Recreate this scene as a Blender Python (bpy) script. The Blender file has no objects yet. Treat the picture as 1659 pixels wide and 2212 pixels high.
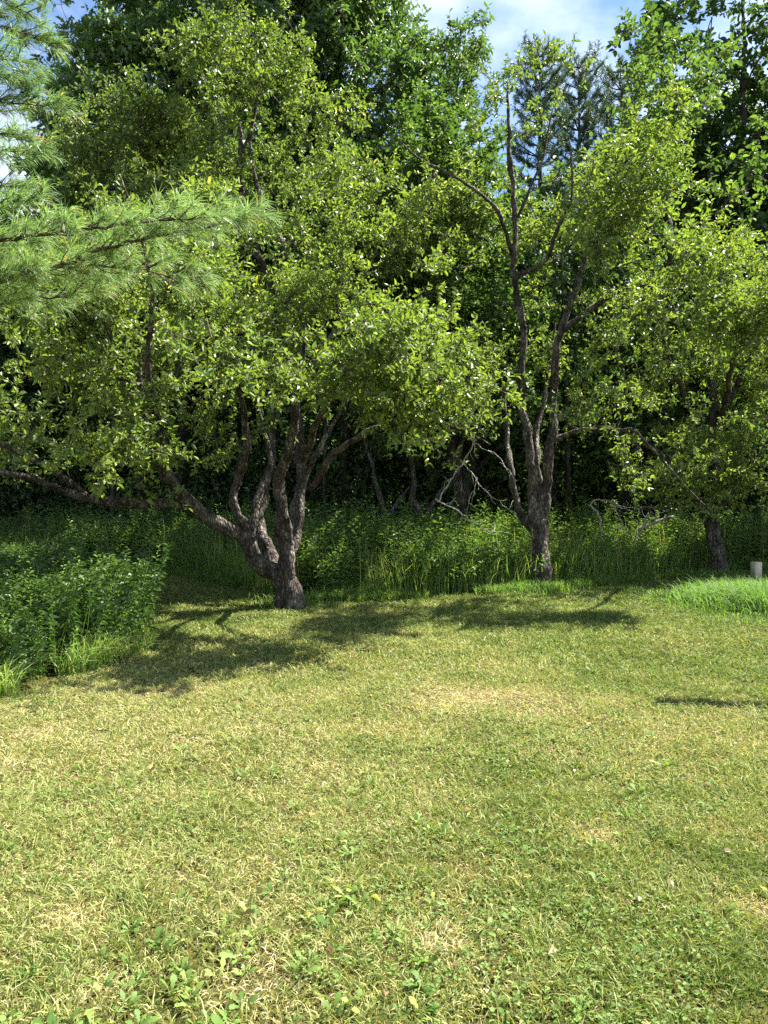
import bpy, math, random
import numpy as np
from mathutils import Vector

S = bpy.context.scene
COL = S.collection
R = math.radians
rs = np.random.RandomState(7)

# ------------------------------------------------------------------ camera
F, CU, CV, HOR, EYE = 1671.0, 829.5, 1106.0, 1070.0, 1.6
cam_d = bpy.data.cameras.new('camera')
cam = bpy.data.objects.new('camera', cam_d)
COL.objects.link(cam)
cam_d.sensor_fit = 'VERTICAL'
cam_d.sensor_height = 24.0
cam_d.lens = 24.0 * F / 2212.0
PITCH = math.atan((CV - HOR) / F)
cam.location = (0, 0, EYE)
cam.rotation_euler = (math.pi / 2 - PITCH, 0, 0)
cam_d.clip_start = 0.05
cam_d.clip_end = 2000
S.camera = cam

# ------------------------------------------------------------------ sun + sky
SUN_EL = R(54)
SUN_H = Vector((0.88, 0.47)).normalized()          # horizontal direction towards the sun
sd = bpy.data.lights.new('sun', 'SUN')
sun = bpy.data.objects.new('sun', sd)
COL.objects.link(sun)
sd.energy = 5.0
sd.angle = R(0.5)
sd.color = (1.0, 0.95, 0.86)
to_sun = Vector((SUN_H.x * math.cos(SUN_EL), SUN_H.y * math.cos(SUN_EL), math.sin(SUN_EL)))
sun.rotation_euler = to_sun.to_track_quat('Z', 'Y').to_euler()
sun.location = (20, 10, 30)

W = bpy.data.worlds.new('World')
S.world = W
W.use_nodes = True
nt = W.node_tree
for n in list(nt.nodes):
    nt.nodes.remove(n)
out = nt.nodes.new('ShaderNodeOutputWorld')
bg = nt.nodes.new('ShaderNodeBackground')
sky = nt.nodes.new('ShaderNodeTexSky')
sky.sky_type = 'NISHITA'
sky.sun_disc = False
sky.sun_elevation = SUN_EL
sky.sun_rotation = math.atan2(SUN_H.x, SUN_H.y)
sky.air_density = 1.0
sky.dust_density = 0.1
sky.ozone_density = 3.5
tc = nt.nodes.new('ShaderNodeTexCoord')
mp = nt.nodes.new('ShaderNodeMapping')
mp.inputs['Scale'].default_value = (1.6, 1.6, 3.2)
mp.inputs['Location'].default_value = (0.35, 0.1, 0.25)
nz = nt.nodes.new('ShaderNodeTexNoise')
nz.inputs['Scale'].default_value = 2.2
nz.inputs['Detail'].default_value = 7
nz.inputs['Roughness'].default_value = 0.55
rmp = nt.nodes.new('ShaderNodeValToRGB')
rmp.color_ramp.elements[0].position = 0.43
rmp.color_ramp.elements[0].color = (0, 0, 0, 1)
rmp.color_ramp.elements[1].position = 0.68
rmp.color_ramp.elements[1].color = (1, 1, 1, 1)
mx = nt.nodes.new('ShaderNodeMix')
mx.data_type = 'RGBA'
mx.inputs[7].default_value = (6.0, 6.5, 7.4, 1)
bg.inputs['Strength'].default_value = 0.05
L = nt.links
L.new(tc.outputs['Generated'], mp.inputs[0])
L.new(mp.outputs[0], nz.inputs['Vector'])
L.new(nz.outputs['Fac'], rmp.inputs[0])
L.new(rmp.outputs[0], mx.inputs[0])
L.new(sky.outputs[0], mx.inputs[6])
L.new(mx.outputs[2], bg.inputs[0])
L.new(bg.outputs[0], out.inputs[0])

S.view_settings.view_transform = 'Standard'
S.view_settings.look = 'None'
S.view_settings.gamma = 1
S.view_settings.exposure = 2.3
S.render.engine = 'CYCLES'
S.cycles.max_bounces = 5
S.cycles.diffuse_bounces = 2
S.cycles.glossy_bounces = 2
S.cycles.transmission_bounces = 4
S.cycles.transparent_max_bounces = 4
S.cycles.use_denoising = False
S.cycles.sample_clamp_indirect = 6


def P(u, v, Y):
    """world point at depth Y seen at photograph position (u, v) on a 1659 x 2212 grid"""
    dx, dz, dy = (u - CU) / F, (CV - v) / F, 1.0
    c, s = math.cos(PITCH), math.sin(PITCH)
    wy = dy * c + dz * s
    wz = -dy * s + dz * c
    k = Y / wy
    return np.array([dx * k, Y, EYE + wz * k])


# ------------------------------------------------------------------ noise
_lat = np.random.RandomState(99).rand(256, 256)


def vnoise(x, y, s=1.0, o=0):
    x = np.asarray(x) * s + 37.3 + o * 11.7
    y = np.asarray(y) * s + 91.1 + o * 5.3
    xi = np.floor(x).astype(int)
    yi = np.floor(y).astype(int)
    fx, fy = x - xi, y - yi
    fx = fx * fx * (3 - 2 * fx)
    fy = fy * fy * (3 - 2 * fy)
    g = lambda a, b: _lat[a % 256, b % 256]
    return (g(xi, yi) * (1 - fx) + g(xi + 1, yi) * fx) * (1 - fy) + (g(xi, yi + 1) * (1 - fx) + g(xi + 1, yi + 1) * fx) * fy


def fbm(x, y, s=1.0, o=0):
    return (vnoise(x, y, s, o) + 0.5 * vnoise(x, y, s * 2.1, o + 1) + 0.25 * vnoise(x, y, s * 4.3, o + 2)) / 1.75


def ground_z(x, y):
    x = np.asarray(x, float)
    y = np.asarray(y, float)
    z = 0.10 * (fbm(x, y, 0.22, 3) - 0.5) * np.clip((y - 3) / 4, 0, 1)
    z = z + 0.03 * (fbm(x, y, 1.1, 5) - 0.5)
    z = z + np.clip(y - 20, 0, 60) * 0.02
    return z


# ------------------------------------------------------------------ objects
def tag(o, label=None, cat=None, group=None, kind=None):
    if label:
        o['label'] = label
    if cat:
        o['category'] = cat
    if group:
        o['group'] = group
    if kind:
        o['kind'] = kind
    return o


def empty(name, loc=(0, 0, 0)):
    o = bpy.data.objects.new(name, None)
    o.location = loc
    o.empty_display_size = 0.2
    COL.objects.link(o)
    return o


def mesh_obj(name, V, faces, mat, parent=None, tint=None, smooth=True, tint2=None):
    """faces: list of int arrays (n, k); V is in world space, moved into the parent's frame"""
    V = np.asarray(V, np.float32).reshape(-1, 3)
    if parent is not None:
        V = V - np.array(parent.location, np.float32)
    me = bpy.data.meshes.new(name)
    me.vertices.add(len(V))
    me.vertices.foreach_set('co', V.ravel())
    loops = np.concatenate([f.ravel() for f in faces]).astype(np.int32)
    sizes = np.concatenate([np.full(len(f), f.shape[1], np.int32) for f in faces])
    starts = np.concatenate([[0], np.cumsum(sizes)[:-1]]).astype(np.int32)
    me.loops.add(len(loops))
    me.loops.foreach_set('vertex_index', loops)
    me.polygons.add(len(sizes))
    me.polygons.foreach_set('loop_start', starts)
    me.polygons.foreach_set('use_smooth', np.full(len(sizes), smooth, bool))
    if tint is not None:
        a = me.attributes.new('tint', 'FLOAT', 'POINT')
        a.data.foreach_set('value', np.asarray(tint, np.float32).ravel())
    if tint2 is not None:
        a = me.attributes.new('tint2', 'FLOAT', 'POINT')
        a.data.foreach_set('value', np.asarray(tint2, np.float32).ravel())
    me.update(calc_edges=True)
    me.materials.append(mat)
    o = bpy.data.objects.new(name, me)
    COL.objects.link(o)
    if parent is not None:
        o.parent = parent
    return o


def norm(a):
    return a / np.maximum(np.linalg.norm(a, axis=-1, keepdims=True), 1e-9)


# ------------------------------------------------------------------ materials
def new_mat(name):
    m = bpy.data.materials.new(name)
    m.use_nodes = True
    n = m.node_tree
    for x in list(n.nodes):
        n.nodes.remove(x)
    return m, n, n.nodes.new('ShaderNodeOutputMaterial')


def ramp(n, stops):
    r = n.nodes.new('ShaderNodeValToRGB')
    e = r.color_ramp.elements
    while len(e) < len(stops):
        e.new(0.5)
    for k, (p, c) in enumerate(stops):
        e[k].position = p
        e[k].color = (*c, 1)
    return r


def leaf_mat(name, stops, trans=0.45, tcol=(1.25, 1.35, 0.55), rough=0.42, spec=0.5, back=0.0):
    m, n, o = new_mat(name)
    at = n.nodes.new('ShaderNodeAttribute')
    at.attribute_name = 'tint'
    r = ramp(n, stops)
    n.links.new(at.outputs['Fac'], r.inputs[0])
    p = n.nodes.new('ShaderNodeBsdfPrincipled')
    p.inputs['Roughness'].default_value = rough
    p.inputs['Specular IOR Level'].default_value = spec
    n.links.new(r.outputs[0], p.inputs['Base Color'])
    t = n.nodes.new('ShaderNodeBsdfTranslucent')
    mul = n.nodes.new('ShaderNodeMix')
    mul.data_type = 'RGBA'
    mul.blend_type = 'MULTIPLY'
    mul.inputs[0].default_value = 1
    mul.inputs[7].default_value = (*tcol, 1)
    n.links.new(r.outputs[0], mul.inputs[6])
    n.links.new(mul.outputs[2], t.inputs[0])
    mx = n.nodes.new('ShaderNodeMixShader')
    mx.inputs[0].default_value = trans
    n.links.new(p.outputs[0], mx.inputs[1])
    n.links.new(t.outputs[0], mx.inputs[2])
    n.links.new(mx.outputs[0], o.inputs[0])
    return m


def bark_mat(name, stops, scale=9.0, bump=0.7, zs=0.35):
    m, n, o = new_mat(name)
    tcn = n.nodes.new('ShaderNodeTexCoord')
    mpn = n.nodes.new('ShaderNodeMapping')
    mpn.inputs['Scale'].default_value = (1, 1, zs)
    n.links.new(tcn.outputs['Object'], mpn.inputs[0])
    a = n.nodes.new('ShaderNodeTexNoise')
    a.inputs['Scale'].default_value = scale
    a.inputs['Detail'].default_value = 8
    a.inputs['Roughness'].default_value = 0.7
    v = n.nodes.new('ShaderNodeTexVoronoi')
    v.feature = 'DISTANCE_TO_EDGE'
    v.inputs['Scale'].default_value = scale * 2.6
    b = n.nodes.new('ShaderNodeTexNoise')
    b.inputs['Scale'].default_value = scale * 0.45
    b.inputs['Detail'].default_value = 5
    n.links.new(mpn.outputs[0], a.inputs['Vector'])
    n.links.new(mpn.outputs[0], v.inputs['Vector'])
    n.links.new(tcn.outputs['Object'], b.inputs['Vector'])
    r = ramp(n, stops)
    n.links.new(a.outputs['Fac'], r.inputs[0])
    lich = ramp(n, [(0.52, (0, 0, 0)), (0.62, (1, 1, 1))])
    n.links.new(b.outputs['Fac'], lich.inputs[0])
    mc = n.nodes.new('ShaderNodeMix')
    mc.data_type = 'RGBA'
    mc.inputs[7].default_value = (0.24, 0.235, 0.17, 1)
    ml = n.nodes.new('ShaderNodeMath')
    ml.operation = 'MULTIPLY'
    ml.inputs[1].default_value = 0.35
    n.links.new(lich.outputs[0], ml.inputs[0])
    n.links.new(ml.outputs[0], mc.inputs[0])
    n.links.new(r.outputs[0], mc.inputs[6])
    p = n.nodes.new('ShaderNodeBsdfPrincipled')
    p.inputs['Roughness'].default_value = 0.9
    p.inputs['Specular IOR Level'].default_value = 0.2
    n.links.new(mc.outputs[2], p.inputs['Base Color'])
    fis = ramp(n, [(0.0, (0.25, 0.22, 0.20)), (0.12, (0.8, 0.8, 0.8)), (0.35, (1.25, 1.22, 1.2))])
    n.links.new(v.outputs['Distance'], fis.inputs[0])
    fm = n.nodes.new('ShaderNodeMix')
    fm.data_type = 'RGBA'
    fm.blend_type = 'MULTIPLY'
    fm.inputs[0].default_value = 1
    n.links.new(mc.outputs[2], fm.inputs[6])
    n.links.new(fis.outputs[0], fm.inputs[7])
    n.links.new(fm.outputs[2], p.inputs['Base Color'])
    ad = n.nodes.new('ShaderNodeMath')
    ad.operation = 'MULTIPLY_ADD'
    ad.inputs[1].default_value = 1.6
    n.links.new(v.outputs['Distance'], ad.inputs[0])
    n.links.new(a.outputs['Fac'], ad.inputs[2])
    bp = n.nodes.new('ShaderNodeBump')
    bp.inputs['Strength'].default_value = bump
    bp.inputs['Distance'].default_value = 0.03
    n.links.new(ad.outputs[0], bp.inputs['Height'])
    n.links.new(bp.outputs[0], p.inputs['Normal'])
    n.links.new(p.outputs[0], o.inputs[0])
    return m


APPLE = leaf_mat('apple_leaf', [(0.0, (0.050, 0.088, 0.022)), (0.45, (0.132, 0.196, 0.044)), (0.85, (0.230, 0.298, 0.074)), (1.0, (0.38, 0.38, 0.10))], 0.38, tcol=(1.35, 1.4, 0.5), rough=0.5, spec=0.45)
OAK = leaf_mat('oak_leaf', [(0.0, (0.040, 0.080, 0.024)), (0.6, (0.085, 0.150, 0.042)), (1.0, (0.15, 0.23, 0.07))], 0.38, rough=0.5, spec=0.5)
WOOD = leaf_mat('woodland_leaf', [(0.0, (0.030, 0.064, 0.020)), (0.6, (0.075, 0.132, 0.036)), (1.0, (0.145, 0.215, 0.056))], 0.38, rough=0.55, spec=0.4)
WEED = leaf_mat('weed_leaf', [(0.0, (0.045, 0.100, 0.024)), (0.6, (0.105, 0.175, 0.042)), (1.0, (0.22, 0.30, 0.085))], 0.40, rough=0.5, spec=0.5)
NEEDLE = leaf_mat('pine_needle', [(0.0, (0.095, 0.160, 0.065)), (0.6, (0.20, 0.30, 0.115)), (0.97, (0.34, 0.44, 0.19)), (1.0, (0.50, 0.27, 0.09))], 0.42, tcol=(1.1, 1.2, 0.7), rough=0.45, spec=0.4)
NEEDLE_FAR = leaf_mat('far_pine_needle', [(0.0, (0.035, 0.070, 0.035)), (1.0, (0.095, 0.150, 0.075))], 0.2, rough=0.5)
GRASS = leaf_mat('lawn_blade', [(0.0, (0.090, 0.145, 0.030)), (0.36, (0.205, 0.255, 0.068)), (0.60, (0.370, 0.355, 0.150)), (1.0, (0.58, 0.49, 0.30))], 0.34, tcol=(1.1, 1.1, 0.6), rough=0.6, spec=0.2)
TALLGRASS = leaf_mat('tall_grass_blade', [(0.0, (0.070, 0.150, 0.028)), (0.6, (0.150, 0.250, 0.055)), (1.0, (0.36, 0.38, 0.15))], 0.40, rough=0.6, spec=0.2)
BROAD = leaf_mat('broad_weed_leaf', [(0.0, (0.065, 0.130, 0.025)), (0.7, (0.130, 0.215, 0.045)), (1.0, (0.30, 0.32, 0.08))], 0.34, rough=0.6, spec=0.2)
DEADLEAF = leaf_mat('dead_leaf', [(0.0, (0.14, 0.09, 0.05)), (0.6, (0.34, 0.24, 0.13)), (1.0, (0.50, 0.42, 0.28))], 0.15, tcol=(1, 1, 1), rough=0.9, spec=0.1)
BARK = bark_mat('apple_bark', [(0.34, (0.018, 0.014, 0.011)), (0.52, (0.095, 0.078, 0.065)), (0.72, (0.34, 0.31, 0.27))], 9, 1.0, 0.45)
BARK_DARK = bark_mat('woodland_bark', [(0.25, (0.02, 0.016, 0.012)), (0.6, (0.065, 0.055, 0.045)), (0.8, (0.15, 0.13, 0.11))], 7, 0.7, 0.25)
TWIG = bark_mat('twig_bark', [(0.3, (0.035, 0.027, 0.02)), (0.7, (0.13, 0.11, 0.085))], 20, 0.3)
DEADWOOD = bark_mat('dead_wood', [(0.25, (0.25, 0.23, 0.20)), (0.6, (0.48, 0.45, 0.41))], 18, 0.4)


# ------------------------------------------------------------------ leaf batches
LEAF = np.array([(0, 0, 0), (-0.40, 0.28, 0.10), (-0.42, 0.62, 0.07), (0, 1.0, -0.14), (0.42, 0.62, 0.07), (0.40, 0.28, 0.10)])
LEAF_F = np.array([(0, 3, 2, 1), (0, 5, 4, 3)])
DIAM = np.array([(0, 0, 0), (-0.5, 0.5, 0.10), (0, 1.0, -0.10), (0.5, 0.5, 0.10)])
DIAM_F = np.array([(0, 2, 1), (0, 3, 2)])
OAKL = np.array([(0, 0, 0), (-0.5, 0.36, 0.10), (-0.2, 0.52, 0.02), (-0.42, 0.74, 0.06), (0, 1.0, -0.16), (0.42, 0.74, 0.06), (0.2, 0.52, 0.02), (0.5, 0.36, 0.10)])
OAKL_F = [np.array([(0, 2, 1), (0, 6, 7), (2, 4, 3), (6, 5, 4)][0:4]), np.array([(0, 6, 4, 2)])]
OAKL_F[0] = np.array([(0, 2, 1), (0, 7, 6), (2, 4, 3), (4, 6, 5)])
OAKL_F[1] = np.array([(0, 6, 4, 2)])


def leaves(B, D, N, Ln, Wd, T=LEAF, TF=LEAF_F):
    """V, faces for one leaf template at each base B, along D, with its face towards N"""
    D = norm(D)
    X = norm(np.cross(D, N))
    Nn = np.cross(X, D)
    V = (B[:, None] + X[:, None] * (T[None, :, 0:1] * Wd[:, None, None]) + D[:, None] * (T[None, :, 1:2] * Ln[:, None, None])
         + Nn[:, None] * (T[None, :, 2:3] * Ln[:, None, None]))
    n, k = len(B), len(T)
    off = (np.arange(n) * k)[:, None, None]
    fs = TF if isinstance(TF, list) else [TF]
    return V.reshape(-1, 3), [(off + f[None]).reshape(-1, f.shape[1]) for f in fs]


def tri_tubes(A, Bp, ra, rb):
    """three-sided tapered sticks from A to Bp (arrays)"""
    d = norm(Bp - A)
    ref = np.where(np.abs(d[:, 2:3]) > 0.9, np.array([[1., 0, 0]]), np.array([[0, 0, 1.]]))
    u = norm(np.cross(d, ref))
    w = np.cross(d, u)
    ring = []
    for P0, r in ((A, ra), (Bp, rb)):
        for k in range(3):
            a = 2.0944 * k
            ring.append(P0 + (u * math.cos(a) + w * math.sin(a)) * np.reshape(r, (-1, 1)))
    V = np.stack(ring, 1)
    f = np.array([(0, 1, 4, 3), (1, 2, 5, 4), (2, 0, 3, 5)])
    off = (np.arange(len(A)) * 6)[:, None, None]
    return V.reshape(-1, 3), (off + f[None]).reshape(-1, 4)


class Acc:
    def __init__(s):
        s.V, s.F, s.T, s.T2, s.n = [], {}, [], [], 0

    def add(s, V, faces, T=None):
        if not isinstance(faces, list):
            faces = [faces]
        for f in faces:
            s.F.setdefault(f.shape[1], []).append(f + s.n)
        s.V.append(V)
        s.T.append(np.zeros(len(V)) if T is None else T)
        s.n += len(V)

    def build(s, name, mat, parent=None, smooth=True):
        return mesh_obj(name, np.concatenate(s.V), [np.concatenate(f) for f in s.F.values()], mat, parent, np.concatenate(s.T), smooth)


def catmull(Q, step):
    Q = np.asarray(Q, float)
    if len(Q) < 2:
        return Q
    E = np.vstack([2 * Q[0] - Q[1], Q, 2 * Q[-1] - Q[-2]])
    o = []
    for i in range(1, len(E) - 2):
        p0, p1, p2, p3 = E[i - 1:i + 3]
        n = max(1, int(round(np.linalg.norm(p2[:3] - p1[:3]) / step)))
        for k in range(n):
            t = k / n
            o.append(0.5 * ((2 * p1) + (-p0 + p2) * t + (2 * p0 - 5 * p1 + 4 * p2 - p3) * t * t + (-p0 + 3 * p1 - 3 * p2 + p3) * t ** 3))
    o.append(Q[-1])
    o = np.array(o)
    o[:, 3] = np.maximum(o[:, 3], 0.003)
    return o


def tube(acc, pts, rad, sides, rough=0.0, rng=rs, flare=0.0):
    pts = np.asarray(pts)
    rad = np.asarray(rad)
    n = len(pts)
    t = norm(np.gradient(pts, axis=0))
    g = norm((pts[-1] - pts[0])[None])[0]
    ref = np.array([1., 0.13, 0]) if abs(g[0]) < 0.8 else np.array([0, 0.9, 0.4])
    u = norm(ref - (t @ ref)[:, None] * t)
    w = np.cross(t, u)
    a = np.arange(sides) * 2 * math.pi / sides
    rr = np.ones((n, sides))
    if rough > 0:
        s = np.concatenate([[0], np.cumsum(np.linalg.norm(np.diff(pts, axis=0), axis=1))])[:, None]
        ph = rng.rand(8) * 6.28
        rr += rough * (np.sin(3 * a + ph[0] + s * 2.1) * 0.5 + np.sin(5 * a + ph[1] - s * 3.7) * 0.35 + np.sin(2 * a + ph[2] + s * 7) * 0.45
                       + np.sin(9 * a + ph[3] + s * 1.5 * np.sin(s * 3)) * 0.25 + np.sin(s * 11 + ph[4]) * 0.25)
        rr += rough * 0.45 * (rng.rand(n, sides) - 0.5)
    if flare > 0:
        s = np.concatenate([[0], np.cumsum(np.linalg.norm(np.diff(pts, axis=0), axis=1))])[:, None]
        rr += 2.0 * flare * np.exp(-s / 0.15) * (0.55 + 0.45 * np.sin(5 * a + 1.0))
    V = pts[:, None] + (u[:, None] * np.cos(a)[None, :, None] + w[:, None] * np.sin(a)[None, :, None]) * (rad[:, None] * rr)[:, :, None]
    i = np.arange(n - 1)[:, None] * sides
    j = np.arange(sides)[None]
    j2 = (j + 1) % sides
    f = np.stack([i + j, i + j2, i + sides + j2, i + sides + j], -1).reshape(-1, 4)
    V = V.reshape(-1, 3)
    tip = len(V)
    V = np.vstack([V, pts[-1] + t[-1] * rad[-1] * 0.6])
    k = (n - 1) * sides
    cap = np.stack([k + np.arange(sides), k + (np.arange(sides) + 1) % sides, np.full(sides, tip)], -1)
    acc.add(V, [f, cap])


# ------------------------------------------------------------------ trees
def blob_points(blobs, n, rng, clump=0.3, per=9):
    """points gathered in clumps inside ellipsoids (u, v, Y, half width px, half height px, half depth m, weight)"""
    w = np.array([b[3] * b[4] * b[5] * (b[6] if len(b) > 6 else 1) for b in blobs], float)
    w /= w.sum()
    nc = max(1, n // per)
    idx = rng.choice(len(blobs), nc, p=w)
    C = []
    for i in idx:
        u, v, Y, hu, hv, hd = blobs[i][:6]
        d = norm(rng.randn(1, 3))[0] * rng.rand() ** 0.42
        yy = Y + d[1] * hd
        # the ellipsoid lives in world space: its size is fixed at its own centre's distance
        c = P(u, v, Y) + np.array([d[0] * hu / F * Y, d[1] * hd, d[2] * hv / F * Y])
        C.append(c)
    C = np.array(C)
    k = rng.randint(0, nc, n)
    A = C[k] + rng.randn(n, 3) * clump * np.array([1, 1, 0.6])
    return A


# openings through which the sun reaches the ground: (u, v, half width, half height, share of the boughs missing)
GAPS = [(490, 1336, 180, 40, .97), (560, 1260, 200, 12, .6), (1250, 1240, 200, 14, .7), (820, 1318, 150, 12, .7), (1050, 1280, 140, 14, .85), (1490, 1247, 90, 11, .85), (575, 1316, 70, 15, .75), (1070, 1245, 100, 45, .8), (1290, 1292, 190, 26, .8), (130, 1340, 200, 90, .3), (830, 1250, 250, 26, .72), (870, 1225, 280, 20, .75), (110, 1440, 160, 60, .85), (400, 1262, 110, 14, .6), (430, 1238, 170, 16, .8),
        (1000, 1440, 260, 30, .9), (650, 1375, 60, 12, .5), (1080, 1335, 120, 14, .55), (1500, 1330, 160, 60, .8), (1350, 1420, 300, 30, .95)]


def sun_gaps(A, rng):
    k = 1 / math.tan(SUN_EL)
    gx = A[:, 0] - A[:, 2] * k * SUN_H.x
    gy = np.maximum(A[:, 1] - A[:, 2] * k * SUN_H.y, 1.0)
    u = CU + gx / gy * F
    v = HOR + EYE / gy * F
    keep = np.ones(len(A), bool)
    for (a, b, c, d, p) in GAPS:
        keep &= ~((((u - a) / c) ** 2 + ((v - b) / d) ** 2 < 1) & (rng.rand(len(A)) < p))
    return A[keep]


def grow(limbs, A, rng, jitter=0.05, step=0.16):
    """attach every point of A to the nearest wood grown so far; returns paths and node radii"""
    N, par = [], []
    for l in limbs:
        for p in l:
            N.append(p[:3])
            par.append(-1)
    N = list(np.array(N))
    nl = len(N)
    NP = np.zeros((nl + len(A) * 14, 3))
    NP[:nl] = N
    par = np.full(len(NP), -1)
    cnt = nl
    best = np.full(len(A), 1e9)
    bi = np.zeros(len(A), int)
    for k in range(nl):
        d = np.linalg.norm(A - NP[k], axis=1)
        # wood low down in the fork is a poor place to start a branch
        m = d < best
        best[m] = d[m]
        bi[m] = k
    alive = np.ones(len(A), bool)
    paths = []
    for _ in range(len(A)):
        q = np.where(alive, best, 1e9)
        i = int(np.argmin(q))
        if not alive[i]:
            break
        alive[i] = False
        a, b = NP[bi[i]], A[i]
        dist = best[i]
        if dist < 0.05:
            continue
        n = int(min(12, max(2, round(dist / step))))
        t = np.linspace(0, 1, n + 1)[1:, None]
        mid = (a + b) / 2 + rng.randn(3) * dist * 0.12 + np.array([0, 0, 0.10 * dist])
        pts = (1 - t) ** 2 * a + 2 * t * (1 - t) * mid + t * t * b
        pts[:-1] += rng.randn(n - 1, 3) * jitter * min(1, dist)
        ids = np.arange(cnt, cnt + n)
        if ids[-1] >= len(NP):
            break
        NP[ids] = pts
        par[ids] = np.concatenate([[bi[i]], ids[:-1]])
        for k in ids:
            d = np.linalg.norm(A - NP[k], axis=1)
            m = d < best
            best[m] = d[m]
            bi[m] = k
        paths.append(np.concatenate([[bi[i]], ids]))
        cnt += n
    NP = NP[:cnt]
    par = par[:cnt]
    acc = np.full(cnt, 0.0)
    kids = np.zeros(cnt)
    for k in range(cnt - 1, nl - 1, -1):
        if acc[k] == 0:
            acc[k] = 0.0045 ** 2.3
        acc[par[k]] += acc[k] + (0.0006 ** 2.3)
    rad = np.maximum(acc, 1e-9) ** (1 / 2.3)
    return NP, par, rad, paths, nl


def Y_of(loc):
    return loc[1]


def make_tree(name, label, cat, loc, limbs, blobs, n_attr, leaf=0.08, leaf_w=0.5, twigs=4, per_twig=7, twig_len=0.28,
              mat=APPLE, bark=BARK, T=LEAF, TF=LEAF_F, clump=0.3, per=9, seed=1, group=None, tint=(0.15, 0.75), droop=0.1, up=0.75, gaps=True,
              dead=None, sides=16, rough=0.11, cap=0.05, flare=0.35, twig_r=0.0036, holes=()):
    rng = np.random.RandomState(seed)
    root = empty(name, loc)
    tag(root, label, cat, group)
    LM = [catmull(l, 0.10) for l in limbs]
    ta = Acc()
    for k, l in enumerate(LM):
        big = l[:, 3].max()
        sarc = np.concatenate([[0], np.cumsum(np.linalg.norm(np.diff(l[:, :3], axis=0), axis=1))])
        ph = rng.rand(9) * 6.28
        amp = np.minimum(0.030, l[:, 3] * 0.22 + 0.010) * np.clip(sarc / 0.8, 0, 1)
        for ax in range(3):
            l[:, ax] += amp * (0.6 * np.sin(sarc * 3.1 + ph[ax]) + 0.5 * np.sin(sarc * 7.3 + ph[3 + ax]) + 0.3 * np.sin(sarc * 15 + ph[6 + ax])) * (1.0 if ax < 2 else 0.6)
        l[:, 3] *= 0.90 + 0.12 * np.sin(sarc * 5.2 + ph[2]) ** 2 + 0.22 * (np.sin(sarc * 2.7 + ph[5]) > 0.93)
        l[:, :3] += rng.randn(len(l), 3) * np.minimum(0.010, l[:, 3:4] * 0.12)
        tube(ta, l[:, :3], l[:, 3], sides if big > 0.08 else (10 if big > 0.03 else 6), rough if big > 0.03 else 0.05, rng, flare if k == 0 else 0)
    ta.build('trunk', bark, root)
    A = blob_points(blobs, n_attr, rng, clump, per)
    A = A[A[:, 2] > 0.5]
    for (hu, hv, ru, rv, yh, pr) in holes:      # airy places in the crown, as ellipses at a given depth
        uu = CU + A[:, 0] / A[:, 1] * F
        vv = HOR - (A[:, 2] - EYE) / A[:, 1] * F
        inside = (((uu - hu) / ru) ** 2 + ((vv - hv) / rv) ** 2 < 1) & (A[:, 1] < yh)
        A = A[~(inside & (rng.rand(len(A)) < pr))]
    if gaps and Y_of(loc) < 30:
        A = sun_gaps(A, rng)
    NP, par, rad, paths, nl = grow([l[:, :4] for l in LM], A, rng)
    ba = Acc()
    for p in paths:
        r = np.minimum(rad[p], cap)
        r[0] = r[1]
        s = 7 if r[0] > 0.02 else (5 if r[0] > 0.009 else 3)
        tube(ba, NP[p], r, s, 0, rng)
    # twigs off the thin wood
    cand = np.arange(nl, len(NP))
    thin = cand[rad[cand] < 0.016]
    tips = np.array([p[-1] for p in paths])
    src = np.concatenate([np.repeat(tips, twigs), rng.choice(thin, len(tips) * max(1, twigs // 2))])
    base = NP[src]
    along = norm(NP[src] - NP[np.maximum(par[src], 0)])
    cen = np.average(NP, axis=0)
    outw = norm(base - cen)
    D = norm(along * 0.5 + rng.randn(len(src), 3) * 0.65 + outw * 0.25 + np.array([0, 0, 0.35]))
    ln = twig_len * (0.45 + 0.9 * rng.rand(len(src)))
    end = base + D * ln[:, None]
    end[:, 2] -= droop * ln * rng.rand(len(src))
    V, f = tri_tubes(base, end, np.full(len(src), twig_r), np.full(len(src), twig_r * 0.5))
    ba.add(V, f)
    ba.build('branches', bark if bark is not BARK else TWIG, root)
    # leaves up the twigs
    m = per_twig
    tt = (np.arange(m)[None] + rng.rand(len(src), m)) / m
    tt = 0.2 + 0.8 * tt
    LB = base[:, None] + (end - base)[:, None] * tt[..., None]
    ang = np.arange(m)[None] * 2.4 + rng.rand(len(src), 1) * 6.28
    ref = norm(np.cross(D, rng.randn(len(src), 3)))
    ref2 = np.cross(D, ref)
    side = ref[:, None] * np.cos(ang)[..., None] + ref2[:, None] * np.sin(ang)[..., None]
    LD = D[:, None] * 0.55 + side * 0.8 + rng.randn(len(src), m, 3) * 0.2
    LD[..., 2] -= droop
    LB = LB.reshape(-1, 3)
    LD = norm(LD.reshape(-1, 3))
    nn = len(LB)
    keep = rng.rand(nn) < 0.93
    LB, LD = LB[keep], LD[keep]
    nn = len(LB)
    NN = norm(rng.randn(nn, 3) * (1 - up) * 1.1 + np.array([0, 0, up]))
    Ln = leaf * (0.42 + 1.05 * rng.rand(nn))
    Wd = Ln * leaf_w * (0.85 + 0.3 * rng.rand(nn))
    V, f = leaves(LB, LD, NN, Ln, Wd, T, TF)
    tn = tint[0] + (tint[1] - tint[0]) * (0.55 * rng.rand(nn) + 0.45 * vnoise(LB[:, 0] + LB[:, 2], LB[:, 1] - LB[:, 2], 1.1, seed))
    yl = rng.rand(nn) < 0.012
    tn[yl] = 1.0
    ca = Acc()
    ca.add(V, f, np.repeat(tn, len(T)))
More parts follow.
